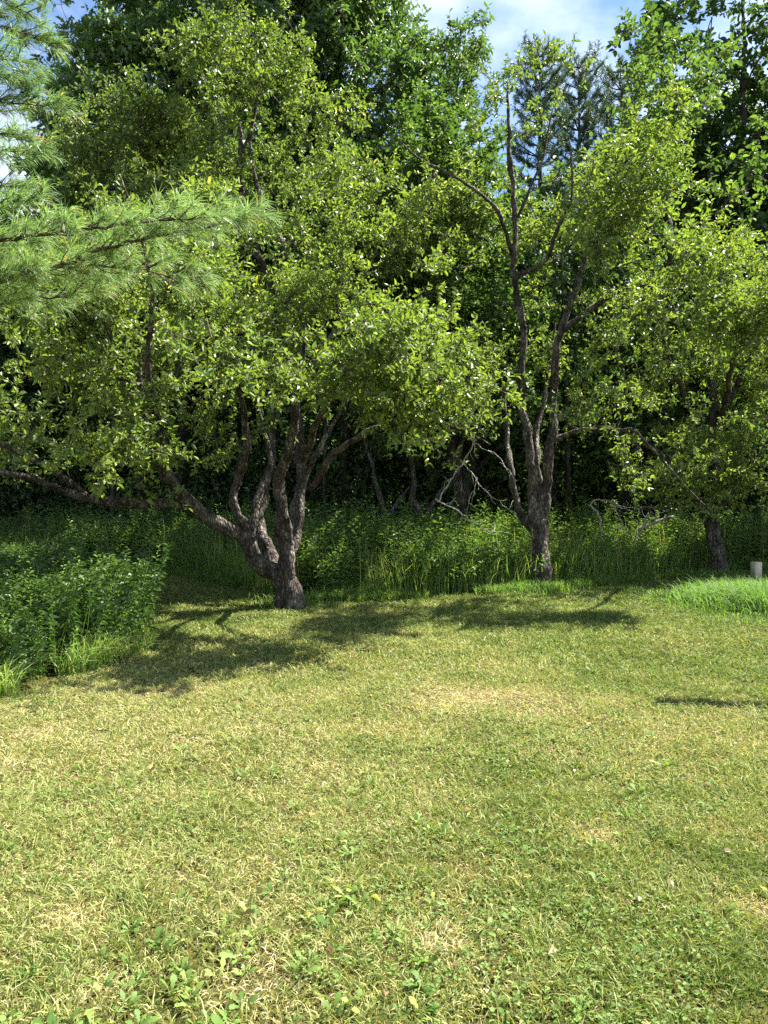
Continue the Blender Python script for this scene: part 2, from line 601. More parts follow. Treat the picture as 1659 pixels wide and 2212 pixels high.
    ca.build('crown', mat, root, smooth=False)
    print(name, 'leaves', nn, 'nodes', len(NP))
    return root


def side_twigs(acc, q, rng, n, ln):
    """fine crooked twigs off a bare limb"""
    for _ in range(n):
        i = rng.randint(1, len(q) - 1)
        t = norm((q[min(i + 1, len(q) - 1), :3] - q[i - 1, :3])[None])[0]
        d = norm((t * 0.8 + rng.randn(3) * 0.6)[None])[0]
        l = ln * rng.uniform(0.4, 1.2)
        p = [q[i, :3]]
        for k in range(4):
            d = norm((d + rng.randn(3) * 0.3)[None])[0]
            p.append(p[-1] + d * l / 4)
        tube(acc, np.array(p), np.linspace(0.0035, 0.0012, 5), 4)


def LP(Y, *pts):
    """limb from picture positions: (u, v, radius[, depth])"""
    return [np.append(P(p[0], p[1], p[3] if len(p) > 3 else Y), p[2]) for p in pts]


def c5(cx, cy):   # measured on an enlarged detail of the left tree
    return (300 + cx / 2.941) * 0.96007, (950 + cy / 2.941) * 0.96007


def c6(cx, cy):   # measured on an enlarged detail of the middle tree
    return (1000 + cx / 4.0225) * 0.96007, (850 + cy / 4.0225) * 0.96007


def L5(Y, *pts):
    return LP(Y, *[(*c5(p[0], p[1]), *p[2:]) for p in pts])


def L6(Y, *pts):
    return LP(Y, *[(*c6(p[0], p[1]), *p[2:]) for p in pts])


# ================================================================== GROUND
def build_ground():
    m, n, o = new_mat('lawn_soil')
    tcn = n.nodes.new('ShaderNodeTexCoord')
    a = n.nodes.new('ShaderNodeTexNoise')
    a.inputs['Scale'].default_value = 0.9
    a.inputs['Detail'].default_value = 8
    b = n.nodes.new('ShaderNodeTexNoise')
    b.inputs['Scale'].default_value = 60
    b.inputs['Detail'].default_value = 6
    b.inputs['Roughness'].default_value = 0.75
    n.links.new(tcn.outputs['Object'], a.inputs['Vector'])
    n.links.new(tcn.outputs['Object'], b.inputs['Vector'])
    r1 = ramp(n, [(0.3, (0.13, 0.17, 0.035)), (0.55, (0.24, 0.23, 0.075)), (0.75, (0.33, 0.26, 0.12))])
    n.links.new(a.outputs['Fac'], r1.inputs[0])
    r2 = ramp(n, [(0.38, (0.08, 0.07, 0.06)), (0.68, (0.8, 0.74, 0.66))])
    n.links.new(b.outputs['Fac'], r2.inputs[0])
    mu = n.nodes.new('ShaderNodeMix')
    mu.data_type = 'RGBA'
    mu.blend_type = 'MULTIPLY'
    mu.inputs[0].default_value = 1
    n.links.new(r1.outputs[0], mu.inputs[6])
    n.links.new(r2.outputs[0], mu.inputs[7])
    p = n.nodes.new('ShaderNodeBsdfPrincipled')
    p.inputs['Roughness'].default_value = 1
    p.inputs['Specular IOR Level'].default_value = 0.1
    n.links.new(mu.outputs[2], p.inputs['Base Color'])
    bp = n.nodes.new('ShaderNodeBump')
    bp.inputs['Distance'].default_value = 0.03
    bp.inputs['Strength'].default_value = 0.9
    n.links.new(b.outputs['Fac'], bp.inputs['Height'])
    n.links.new(bp.outputs[0], p.inputs['Normal'])
    n.links.new(p.outputs[0], o.inputs[0])
    # forest floor: brown litter
    xs = np.concatenate([[-600, -200, -80, -40], np.arange(-24, 24.01, 0.25), [40, 80, 200, 600]])
    ys = np.concatenate([[-200, -60, -20, -8], np.arange(-3, 24.01, 0.25), [28, 34, 42, 60, 90, 150, 300, 800]])
    X, Y = np.meshgrid(xs, ys)
    Z = ground_z(X, Y)
    V = np.stack([X, Y, Z], -1).reshape(-1, 3)
    nx = len(xs)
    i, j = np.meshgrid(np.arange(len(ys) - 1), np.arange(nx - 1), indexing='ij')
    k = i * nx + j
    f = np.stack([k, k + 1, k + nx + 1, k + nx], -1).reshape(-1, 4)
    g = mesh_obj('ground', V, [f], m)
    tag(g, 'dry lawn soil under the mown grass', None, None, 'structure')


build_ground()


# where the mown lawn ends and the rough growth starts (world y for each world x)
_edge_u = np.array([-200, 250, 330, 480, 560, 680, 900, 1130, 1300, 1400, 1520, 1659, 1900])
_edge_v = np.array([1245, 1240, 1235, 1262, 1285, 1296, 1292, 1275, 1262, 1250, 1238, 1232, 1228])
_ep = np.array([P(u, v, EYE * F / (v - HOR)) for u, v in zip(_edge_u, _edge_v)])


def edge_y(x):
    return np.interp(x, _ep[:, 0], _ep[:, 1])


def gp(u, v):
    """ground point seen at (u, v)"""
    Y = EYE * F / (v - HOR)
    return (u - CU) / F * Y, Y


def in_left_patch(x, y):
    # the willowy weeds left of the lawn: boundary measured on the picture
    pu = [-300, -10, 60, 190, 290, 345, 352, 345, 300, 240, 120, -300]
    pv = [1540, 1520, 1500, 1455, 1420, 1400, 1370, 1345, 1300, 1262, 1240, 1230]
    poly = np.array([gp(a, b) for a, b in zip(pu, pv)])
    inside = np.zeros(np.shape(x), bool)
    j = len(poly) - 1
    for i in range(len(poly)):
        xi, yi = poly[i]
        xj, yj = poly[j]
        c = ((yi > y) != (yj > y)) & (x < (xj - xi) * (y - yi) / (yj - yi + 1e-12) + xi)
        inside ^= c
        j = i
    return inside


def build_lawn():
    acc = Acc()
    rng = np.random.RandomState(3)
    zones = [(2.0, 4.2, 13500, 0.037, 0.0044), (4.2, 7.0, 7600, 0.036, 0.0055), (7.0, 11.0, 3000, 0.044, 0.0085), (11.0, 18.5, 1300, 0.046, 0.012)]
    for y0, y1, dens, h, w in zones:
        hw = 0.53 * y1 + 1.2
        n = int(dens * (y1 - y0) * 2 * hw)
        x = rng.uniform(-hw, hw, n)
        y = rng.uniform(y0, y1, n)
        tuft = np.zeros(n, bool)
        ta_ = rng.rand(n) * 6.283
        if y1 < 8:
            nt_ = int(n * 0.32) // 14
            tx, ty = rng.uniform(-hw, hw, nt_), rng.uniform(y0, y1, nt_)
            m_ = nt_ * 14
            tuft[:m_] = True
            rr_ = 0.012 * np.sqrt(rng.rand(m_)) * 1.6
            x[:m_] = np.repeat(tx, 14) + np.cos(ta_[:m_]) * rr_
            y[:m_] = np.repeat(ty, 14) + np.sin(ta_[:m_]) * rr_
        k = (np.abs(x) < 0.53 * y + 0.9) & (y < edge_y(x) + 0.5) & ~in_left_patch(x + 0.15, y + 0.1)
        # thin, worn patches
        worn = fbm(x, y, 1.6, 8)
        k &= rng.rand(n) < np.clip(1.35 - np.clip(worn - 0.52, 0, 1) * 4.5, 0.55, 1)
        x, y, tuft, ta_ = x[k], y[k], tuft[k], ta_[k]
        n = len(x)
        z = ground_z(x, y)
        B = np.stack([x, y, z], -1)
        dry = 0.30 + fbm(x, y, 0.55, 20) * 0.30 + fbm(x, y, 2.6, 24) * 0.45
        sx, sy = x - 0.85, y - 6.0
        dry += 0.40 * np.exp(-(sx * sx / 0.55 + sy * sy / 0.22))
        dry += 0.20 * np.exp(-((x + 2.3) ** 2 / 3.2 + (y - 4.9) ** 2 / 2.2))
        for px, py, pr in ((0.20, 2.75, 0.10), (-0.45, 2.55, 0.12), (-0.9, 2.5, 0.12), (1.45, 2.95, 0.10), (1.0, 3.6, 0.14), (-1.2, 2.9, 0.14)):
            dry += 0.45 * np.exp(-((x - px) ** 2 + (y - py) ** 2) / pr ** 2)
        dry -= 0.16 * np.clip((x - 0.0) / 1.6, 0, 1) * np.clip((4.4 - y) / 1.5, 0, 1)
        dry -= 0.20 * np.clip((y - 7.0) / 3, 0, 1)
        dry -= 0.10 * np.clip((x - 0.8) / 1.5, 0, 1) * np.clip((y - 4) / 2, 0, 1)
        tn = np.clip((dry - 0.66) * 1.35 + 0.465 + rng.randn(n) * 0.26, 0, 1)
        hh = h * (0.4 + 1.05 * rng.rand(n) ** 1.3) * (0.35 + 1.45 * fbm(x, y, 5.0, 30)) * np.where(tn > 0.7, 0.75, 1.1)
        hh = np.where(tuft, hh * 1.25, hh)
        tn = np.where(tuft, np.clip(tn - 0.10, 0, 1), tn)
        az = np.where(tuft, ta_ + rng.randn(n) * 0.4, rng.rand(n) * 6.283)
        lean = 0.35 + 0.95 * rng.rand(n) + 0.5 * (tn > 0.65)
        D = np.stack([np.cos(az) * lean, np.sin(az) * lean, np.ones(n)], -1)
        D = norm(D)
        side = norm(np.cross(D, np.stack([rng.randn(n), rng.randn(n), rng.randn(n) * 0.3], -1)))
        ww = w * (0.6 + 0.8 * rng.rand(n)) * np.where(tn > 0.65, 0.7, 1.0)
        mid = B + D * (hh * 0.55)[:, None]
        D2 = D.copy()
        D2[:, 2] -= 0.55
        D2 = norm(D2)
        tip = mid + D2 * (hh * 0.6)[:, None]
        V = np.stack([B - side * ww[:, None] * .5, B + side * ww[:, None] * .5, mid + side * ww[:, None] * .42, mid - side * ww[:, None] * .42, tip], 1).reshape(-1, 3)
        o = (np.arange(n) * 5)[:, None]
        acc.add(V, [o + np.array([[0, 1, 2, 3]]), o + np.array([[3, 2, 4]])], np.repeat(tn, 5))
        print('lawn zone', n)
    g = acc.build('grass', GRASS, None, smooth=False)
    tag(g, 'mown lawn grass, part green and part dried to straw', 'grass', None, 'stuff')


build_lawn()


def build_lawn_weeds():
    rng = np.random.RandomState(4)
    acc = Acc()
    # lobed rosette leaves
    prof = [(0.0, 0.05), (0.18, 0.10), (0.26, 0.22), (0.32, 0.13), (0.45, 0.34), (0.52, 0.20), (0.68, 0.46), (0.82, 0.40), (0.94, 0.2)]
    T = [(0, 0, 0)]
    for t, w in prof[1:]:
        T.append((-w, t, 0.35 * t - 0.42 * t * t + 0.05))
        T.append((w, t, 0.35 * t - 0.42 * t * t + 0.05))
    T.append((0, 1, -0.09))
    T = np.array(T)
    q = [(0, 2, 1)]
    quads = []
    for k in range(len(prof) - 2):
        a = 1 + 2 * k
        quads.append((a, a + 1, a + 3, a + 2))
    e = 1 + 2 * (len(prof) - 2)
    q.append((e, e + 1, len(T) - 1))
    TF = [np.array(q), np.array(quads)]
    cx = np.concatenate([rng.uniform(-2.1, 2.4, 130), rng.uniform(-1.6, 0.2, 130), rng.uniform(-4, 5, 120)])
    cy = np.concatenate([rng.uniform(2.1, 4.3, 130), rng.uniform(2.2, 3.1, 130), rng.uniform(4, 9, 120)])
    k = fbm(cx, cy, 0.9, 40) > 0.42
    cx, cy = cx[k], cy[k]
    B, D, N, Ln, Wd, tn = [], [], [], [], [], []
    for x, y in zip(cx, cy):
        nl = rng.randint(4, 9)
        s = rng.uniform(0.025, 0.065)
        a0 = rng.rand() * 6.28
        col = rng.uniform(0.2, 0.85)
        for j in range(nl):
            a = a0 + j * 6.28 / nl + rng.randn() * 0.3
            B.append((x + 0.006 * math.cos(a), y + 0.006 * math.sin(a), float(ground_z(x, y)) + 0.008))
            D.append((math.cos(a), math.sin(a), rng.uniform(0.25, 1.2)))
            N.append((rng.randn() * .4, rng.randn() * .4, 1))
            l = s * rng.uniform(0.6, 1.2)
            Ln.append(l)
            Wd.append(l * rng.uniform(0.30, 0.48))
            tn.append(np.clip(col + rng.randn() * 0.08, 0, 0.9) if rng.rand() > .04 else 1)
    V, f = leaves(np.array(B), np.array(D), np.array(N), np.array(Ln), np.array(Wd), T, TF)
    acc.add(V, f, np.repeat(np.array(tn), len(T)))
    # clover and plantain leaflets
    n = 60000
    x = rng.uniform(-4.5, 5, n)
    y = 2.0 + 8 * rng.rand(n) ** 1.5
    k = (np.abs(x) < 0.55 * y + 0.7) & (fbm(x, y, 1.4, 44) > 0.52)
    x, y = x[k], y[k]
    n = len(x)
    h = rng.uniform(0.012, 0.035, n)
    B = np.stack([x, y, ground_z(x, y) + h], -1)
    a = rng.rand(n) * 6.28
    D = np.stack([np.cos(a), np.sin(a), rng.uniform(-.2, .4, n)], -1)
    N = norm(np.stack([rng.randn(n) * .3, rng.randn(n) * .3, np.ones(n)], -1))
    Ln = rng.uniform(0.010, 0.022, n)
    V, f = leaves(B, D, N, Ln, Ln * 0.95, LEAF, LEAF_F)
    acc.add(V, f, np.repeat(np.clip(rng.rand(n) * 0.8, 0, 1), 6))
    g = acc.build('lawn_weeds', BROAD, None, smooth=False)
    tag(g, 'dandelion rosettes and clover leaves low in the lawn', 'weeds', None, 'stuff')
    # dead leaves
    acc = Acc()
    n = 900
    x = rng.uniform(-5, 7, n)
    y = 2.1 + 12 * rng.rand(n)
    k = (np.abs(x) < 0.55 * y + 0.7) & (y < edge_y(x)) & ~in_left_patch(x, y)
    x, y = x[k], y[k]
    n = len(x)
    B = np.stack([x, y, ground_z(x, y) + rng.uniform(0.015, 0.035, n)], -1)
    a = rng.rand(n) * 6.28
    D = np.stack([np.cos(a), np.sin(a), rng.uniform(-.2, .4, n)], -1)
    N = norm(np.stack([rng.randn(n) * .5, rng.randn(n) * .5, np.ones(n)], -1))
    Ln = rng.uniform(0.02, 0.05, n)
    V, f = leaves(B, D, N, Ln, Ln * 0.6, LEAF * np.array([1, 1, 2.2]), LEAF_F)
    acc.add(V, f, np.repeat(rng.rand(n) ** 1.2, 6))
    g = acc.build('fallen_leaves', DEADLEAF, None, smooth=False)
    tag(g, 'pale dried leaves scattered over the mown lawn', 'leaves', None, 'stuff')


build_lawn_weeds()


# ------------------------------------------------------------------ tall growth
def stems(acc, sacc, x, y, H, rng, leaf=0.085, lw=0.17, per=34, tint=(0.1, 0.8), lean=0.12, drop=0.2):
    n = len(x)
    z = ground_z(x, y)
    B = np.stack([x, y, z], -1)
    ld = np.stack([rng.randn(n) * lean, rng.randn(n) * lean, np.ones(n)], -1)
    top = B + ld * H[:, None]
    V, f = tri_tubes(B, top, np.full(n, 0.003), np.full(n, 0.0014))
    sacc.add(V, f, np.full(len(V), 0.35))
    t = (np.arange(per)[None] + rng.rand(n, per)) / per
    t = 0.16 + 0.84 * t ** 0.8
    LB = B[:, None] + (top - B)[:, None] * t[..., None]
    ang = np.arange(per)[None] * 2.4 + rng.rand(n, 1) * 6.28
    el = 0.15 + 0.9 * t ** 3 + rng.randn(n, per) * 0.2
    LD = np.stack([np.cos(ang), np.sin(ang), el], -1)
    L_ = leaf * (1.15 - 0.55 * t ** 3) * (0.75 + 0.5 * rng.rand(n, per))
    LB, LD, L_ = LB.reshape(-1, 3), LD.reshape(-1, 3), L_.ravel()
    m = len(LB)
    N = norm(rng.randn(m, 3) * 0.35 + np.array([0, 0, 1]))
    N = N + norm(LD) * 0.0
    T = LEAF * np.array([1, 1, 1.0])
    T[3, 2] = -0.22 - drop * 0.5
    V, f = leaves(LB, LD, N, L_, L_ * lw * 1.2, T, LEAF_F)
    pl = np.repeat(rng.rand(n), per)
    tn = tint[0] + (tint[1] - tint[0]) * (0.4 * rng.rand(m) + 0.35 * pl + 0.25 * t.ravel())
    acc.add(V, f, np.repeat(tn, 6))


def blades(acc, x, y, Hh, rng, w=0.006, bend=0.8, tint=(0.1, 0.9), dirx=0.0):
    n = len(x)
    B = np.stack([x, y, ground_z(x, y)], -1)
    a = rng.rand(n) * 6.283
    d = np.stack([np.cos(a) + dirx, np.sin(a), np.zeros(n)], -1)
    b = bend * (0.3 + 0.9 * rng.rand(n))
    side = norm(np.cross(d, np.array([[0, 0, 1.]])) + rng.randn(n, 3) * 0.2)
    ts = [0, 0.3, 0.6, 0.85, 1.0]
    ws = [0.8, 1.0, 0.8, 0.45, 0.0]
    rows = []
    for t, q in zip(ts, ws):
        c = B + d * (b * Hh * t * t)[:, None] * 0.7
        c[:, 2] += Hh * (t - 0.38 * b * t ** 3)
        ww = (w * q * 0.5) * (0.7 + 0.6 * 1)
        if q > 0:
            rows += [c - side * ww, c + side * ww]
        else:
            rows += [c]
    V = np.stack(rows, 1).reshape(-1, 3)
    o = (np.arange(n) * 9)[:, None, None]
    qf = (o + np.array([[0, 1, 3, 2], [2, 3, 5, 4], [4, 5, 7, 6]])[None]).reshape(-1, 4)
    tf = (o + np.array([[6, 7, 8]])[None]).reshape(-1, 3)
    tn = tint[0] + (tint[1] - tint[0]) * rng.rand(n)
    acc.add(V, [qf, tf], np.repeat(tn, 9))


def build_meadow():
    rng = np.random.RandomState(5)
    acc = Acc()
    x = rng.uniform(-12, 15, 26000)
    y = rng.uniform(10.5, 22, 26000)
    e = edge_y(x)
    d = y - e
    k = (d > 0.15) & (np.abs(x) < 0.55 * y + 1.5) & (rng.rand(len(x)) < np.clip(1.15 - d * 0.11, 0.12, 1) * 0.9)
    k &= ~(fbm(x, y, 0.5, 50) < 0.30)
    x, y, d = x[k], y[k], d[k]
    H = (0.55 + 0.5 * np.clip(d / 1.3, 0, 1)) * (0.8 + 0.35 * rng.rand(len(x))) * (0.55 + 0.8 * fbm(x, y, 0.9, 52))
    H = H * np.where(rng.rand(len(x)) < 0.12, 1.25, 1.0) + 0.05
    stems(acc, acc, x, y, H, rng, leaf=0.11, lw=0.20, per=24, tint=(0.15, 1.0), lean=0.17)
    m = (fbm(x, y, 0.6, 57) > 0.55) & (rng.rand(len(x)) < 0.6)
    stems(acc, acc, x[m] + 0.06, y[m], H[m] * rng.uniform(0.7, 1.45, m.sum()), rng, leaf=0.075, lw=0.5, per=22, tint=(0.0, 0.7), lean=0.3)
    print('meadow stems', len(x))
    g = acc.build('meadow_plants', WEED, None, smooth=False)
    tag(g, 'waist high leafy goldenrod filling the ground behind the mown lawn', 'weeds', None, 'stuff')
    # long grass along the border
    acc = Acc()
    x = rng.uniform(-9, 12, 60000)
    d = rng.exponential(0.45, 60000) - 0.25
    y = edge_y(x) + d
    k = (fbm(x, y, 0.8, 60) > 0.40) & (np.abs(x) < 0.55 * y + 1.5)
    x, y, d = x[k], y[k], d[k]
    Hh = (0.12 + 0.30 * np.clip((d + 0.25) / 0.8, 0, 1)) * (0.6 + 0.8 * rng.rand(len(x)))
    blades(acc, x, y, Hh, rng, 0.007, 0.9, (0.1, 0.85))
    # round the foot of the middle, left and right trees
    for (u, v, s, n) in ((1160, 1278, 0.30, 1300), (625, 1305, 0.26, 500), (1540, 1248, 0.35, 1000)):
        cx, cy = gp(u, v)
        xx, yy = cx + rng.randn(n) * s, cy + rng.randn(n) * s * 0.8
        blades(acc, xx, yy, rng.uniform(0.06, 0.26, n), rng, 0.007, 0.9, (0.05, 0.8))
    x = rng.uniform(-8, 12, 50000)
    y = edge_y(x) + rng.uniform(0, 3.5, 50000)
    k = (fbm(x, y, 0.45, 66) > 0.5) & (np.abs(x) < 0.55 * y + 1.5)
    blades(acc, x[k], y[k], rng.uniform(0.4, 1.0, k.sum()), rng, 0.007, 0.7, (0.2, 1.0))
    x = rng.uniform(-8, 12, 1500)
    y = edge_y(x) + rng.uniform(0.1, 2.5, 1500)
    blades(acc, x, y, rng.uniform(0.7, 1.25, 1500), rng, 0.008, 0.25, (1.0, 1.0))
    g = acc.build('meadow_grass', TALLGRASS, None, smooth=False)
    tag(g, 'long uncut grass along the far border of the lawn', 'grass', None, 'stuff')


build_meadow()


def build_left_patch():
    rng = np.random.RandomState(6)
    acc = Acc()
    n = 9000
    x = rng.uniform(-9, -1.5, n)
    y = rng.uniform(5.6, 15.5, n)
    k = in_left_patch(x + 0.2, y) & in_left_patch(x, y - 0.30) & (x > -0.58 * y - 1.3)
    k &= rng.rand(n) < np.where(y < 10, 0.55, 0.35)
    x, y = x[k], y[k]
    front = np.clip((y - 6.3 - 0.12 * (x + 3)) / 1.6, 0, 1)
    H = (0.40 + 0.45 * front) * (0.8 + 0.35 * rng.rand(len(x))) * (0.55 + 0.8 * fbm(x, y, 1.1, 70)) * np.where(y > 9.6, 0.6, 1.0) + 0.08
    stems(acc, acc, x, y, H, rng, leaf=0.085, lw=0.095, per=46, tint=(0.0, 0.8), lean=0.22, drop=0.7)
    m = rng.rand(len(x)) < 0.22
    stems(acc, acc, x[m] + 0.05, y[m], H[m] * rng.uniform(0.6, 1.25, m.sum()), rng, leaf=0.06, lw=0.35, per=30, tint=(0.4, 1.0), lean=0.25)
    m = rng.rand(len(x)) < 0.9
    blades(acc, x[m], y[m] - 0.05, H[m] * rng.uniform(0.5, 1.3, m.sum()), rng, 0.006, 0.7, (0.4, 1.0))
    print('left stems', len(x))
    g = acc.build('willowy_weeds', WEED, None, smooth=False)
    tag(g, 'dark narrow leaved weeds in a dense patch left of the lawn', 'weeds', None, 'stuff')
    acc = Acc()
    n = 46000
    x = rng.uniform(-6, -1.5, n)
    y = rng.uniform(5.4, 8.8, n)
    k = in_left_patch(x + 0.08, y + 0.06) & ~(in_left_patch(x, y - 0.95) & in_left_patch(x + 0.3, y - 0.3)) & (fbm(x, y, 1.8, 75) > 0.33)
    x, y = x[k], y[k]
    blades(acc, x, y, rng.uniform(0.12, 0.50, len(x)) * np.where(x > -2.6, 0.55, 1.0), rng, 0.006, 1.2, (0.2, 1.0), 0.3)
    g = acc.build('border_grass', TALLGRASS, None, smooth=False)
    tag(g, 'tall arching grass at the front of the left weed patch', 'grass', None, 'stuff')
    # right clump
    acc = Acc()
    cx, cy = gp(1640, 1318)
    n = 14000
    x = cx + rng.randn(n) * 0.50 + 0.3
    y = cy + rng.randn(n) * 0.50 + 0.4
    blades(acc, x, y, rng.uniform(0.15, 0.50, n) * np.clip(1.2 - 0.4 * np.abs(x - cx - .3), 0.3, 1), rng, 0.007, 1.2, (0.0, 0.6), -0.2)
    x = rng.uniform(cx - 1.3, cx + 2, 9000)
    y = cy + 0.5 + rng.randn(9000) * 0.9
    k = fbm(x, y, 1.3, 79) > 0.4
    blades(acc, x[k], y[k], rng.uniform(0.04, 0.15, k.sum()), rng, 0.006, 1.0, (0.1, 0.8))
    g = acc.build('tall_grass', TALLGRASS, None, smooth=False)
    tag(g, 'tussocks of tall grass at the right border of the lawn', 'grass', None, 'stuff')


build_left_patch()


# ================================================================== APPLE TREES
def left_apple():
    Y = 11.1
    b = P(625, 1305, Y)
    z0 = float(ground_z(b[0], b[1]))
    base = np.array([b[0], b[1], z0 - 0.15, 0.23])
    limbs = [
        [base] + L5(Y, (1030, 1110, 0.185), (975, 1020, 0.15), (890, 970, 0.115, 11.0), (800, 890, 0.115, 10.9), (765, 780, 0.12, 10.9)),
        L5(Y, (1000, 1080, 0.13), (1005, 1000, 0.135, 11.05), (1020, 850, 0.125, 11.05), (995, 730, 0.12, 11), (972, 560, 0.095, 10.9), (965, 400, 0.085, 10.9), (1010, 240, 0.07, 10.7), (1060, 90, 0.06, 10.5), (1080, -150, 0.045, 10.3), (1120, -450, 0.03, 10.2), (1150, -700, 0.015, 10.1)),
        L5(Y, (985, 1050, 0.11, 11.2), (950, 980, 0.12, 11.4), (905, 860, 0.115, 11.6), (850, 720, 0.10, 11.8), (840, 560, 0.08, 12.1), (880, 380, 0.065, 12.5), (930, 150, 0.05, 12.9), (900, -200, 0.03, 13.2)),
        L5(Y, (775, 790, 0.115, 10.9), (690, 735, 0.11, 10.8), (560, 670, 0.105, 10.6), (430, 585, 0.10, 10.4), (330, 500, 0.092, 10.2), (240, 390, 0.08, 10.0), (190, 310, 0.07, 9.9), (130, 120, 0.055, 9.7), (60, -120, 0.04, 9.5), (40, -400, 0.025, 9.3)),
        L5(Y, (770, 760, 0.09, 10.9), (750, 690, 0.085, 10.8), (690, 620, 0.062, 10.75), (652, 500, 0.062, 10.7), (690, 390, 0.062, 10.7), (722, 250, 0.062, 10.6), (758, 130, 0.055, 10.6), (750, 0, 0.045, 10.5), (700, -200, 0.035, 10.3), (640, -420, 0.02, 10.2)),
        L5(Y, (770, 740, 0.08, 10.95), (800, 640, 0.072, 11), (832, 500, 0.062, 11.1), (872, 390, 0.055, 11.2), (905, 250, 0.045, 11.4), (860, 60, 0.035, 11.6), (800, -220, 0.02, 11.9)),
        L5(Y, (1030, 870, 0.09, 11.1), (1065, 780, 0.085, 11.2), (1095, 660, 0.08, 11.3), (1105, 560, 0.07, 11.35), (1130, 420, 0.055, 11.4), (1190, 250, 0.04, 11.4), (1290, 60, 0.03, 11.4), (1420, -160, 0.02, 11.3)),
        # long low limbs to the left
        LP(10.3, (440, 1110, 0.07, 10.5), (380, 1092, 0.068, 10.2), (300, 1090, 0.062, 9.9), (200, 1078, 0.055, 9.6), (100, 1045, 0.045, 9.3), (0, 1018, 0.036, 9.1), (-120, 990, 0.02, 9.0)),
        LP(9.6, (200, 1080, 0.045, 9.6), (150, 1040, 0.04, 9.5), (90, 1000, 0.035, 9.3), (20, 965, 0.03, 9.2), (-80, 930, 0.02, 9.1)),
        # low limb reaching right towards the viewer
        LP(10.6, (672, 1055, 0.055, 11.0), (720, 985, 0.045, 10.4), (800, 930, 0.035, 9.9), (900, 900, 0.028, 9.4), (1000, 930, 0.018, 9.1), (1060, 960, 0.009, 9.0)),
        LP(10.6, (655, 1000, 0.05, 10.9), (700, 880, 0.04, 10.0), (760, 780, 0.03, 9.3), (860, 720, 0.02, 8.9)),
        LP(10.2, (365, 1000, 0.05, 9.9), (340, 900, 0.042, 9.4), (320, 780, 0.035, 8.9), (330, 660, 0.026, 8.5), (300, 500, 0.018, 8.2), (260, 380, 0.01, 8.0)),
    ]
    blobs = [
        (560, 700, 10.4, 420, 260, 2.2, 1.0),
        (180, 800, 9.2, 240, 260, 1.6, 0.9),
        (840, 790, 8.9, 210, 130, 1.0, 1.1),
        (960, 900, 8.6, 150, 80, 0.8, 1.5),
        (660, 820, 8.2, 260, 110, 0.8, 1.2),
        (1020, 880, 9.6, 90, 60, 0.8, 1.2),
        (790, 800, 8.3, 250, 60, 0.55, 4.0),
        (230, 960, 8.9, 230, 90, 1.0, 1.0),
        (240, 350, 8.2, 210, 110, 0.8, 0.8),
        (620, 500, 10.6, 300, 130, 1.5, 0.6),
        (840, 1000, 9.4, 110, 50, 0.7, 1.6),
        (260, 1030, 9.0, 130, 45, 0.7, 1.4),
        (640, 930, 9.8, 150, 50, 0.8, 1.0),
        (40, 760, 10.0, 160, 240, 1.6, 0.6),
    ]
    t = make_tree('apple_tree', 'old apple tree with several forking trunks leaning left over the lawn', 'tree', (b[0], b[1], z0), limbs, blobs,
                  1700, leaf=0.068, leaf_w=0.52, twigs=4, per_twig=8, twig_len=0.25, up=0.5, seed=11, clump=0.30, per=22, tint=(0.12, 0.9),
                  holes=[(600, 1075, 170, 95, 99, .92), (420, 1040, 100, 60, 99, .7), (540, 960, 60, 60, 10.8, .6), (340, 720, 70, 150, 9.6, .8), (740, 1090, 200, 50, 99, .9), (560, 900, 80, 90, 99, .6), (180, 880, 110, 60, 99, .5), (560, 420, 90, 170, 99, .9)])
    # bare dead twigs hanging off the right hand limb
    acc = Acc()
    for l in (LP(9.2, (1030, 950, 0.012), (985, 1020, 0.012), (958, 1062, 0.014), (945, 1085, 0.018)),
              LP(9.2, (945, 1078, 0.016), (990, 1105, 0.013), (1025, 1128, 0.012), (1050, 1145, 0.008), (1100, 1150, 0.004)),
              LP(9.2, (1000, 1000, 0.009), (1030, 1040, 0.008), (1013, 1080, 0.006), (1010, 1110, 0.004)),
              LP(9.2, (1030, 1040, 0.007), (1060, 1070, 0.006), (1100, 1100, 0.005), (1120, 1125, 0.003)),
              LP(9.2, (1000, 930, 0.013), (1030, 960, 0.011), (1075, 985, 0.008), (1115, 1040, 0.005))):
        q = catmull(l, 0.05)
        rg = np.random.RandomState(int(l[0][0] * 100) % 999)
        q[:, :3] += rg.randn(len(q), 3) * 0.010
        tube(acc, q[:, :3], q[:, 3] * 0.5 * (1 + 0.25 * rg.rand(len(q))), 6)
        side_twigs(acc, q, rg, 5, 0.2)
    o = acc.build('dead_branch', DEADWOOD, t)
    o['label'] = 'bare pale dead branch'
    return t


left_apple()


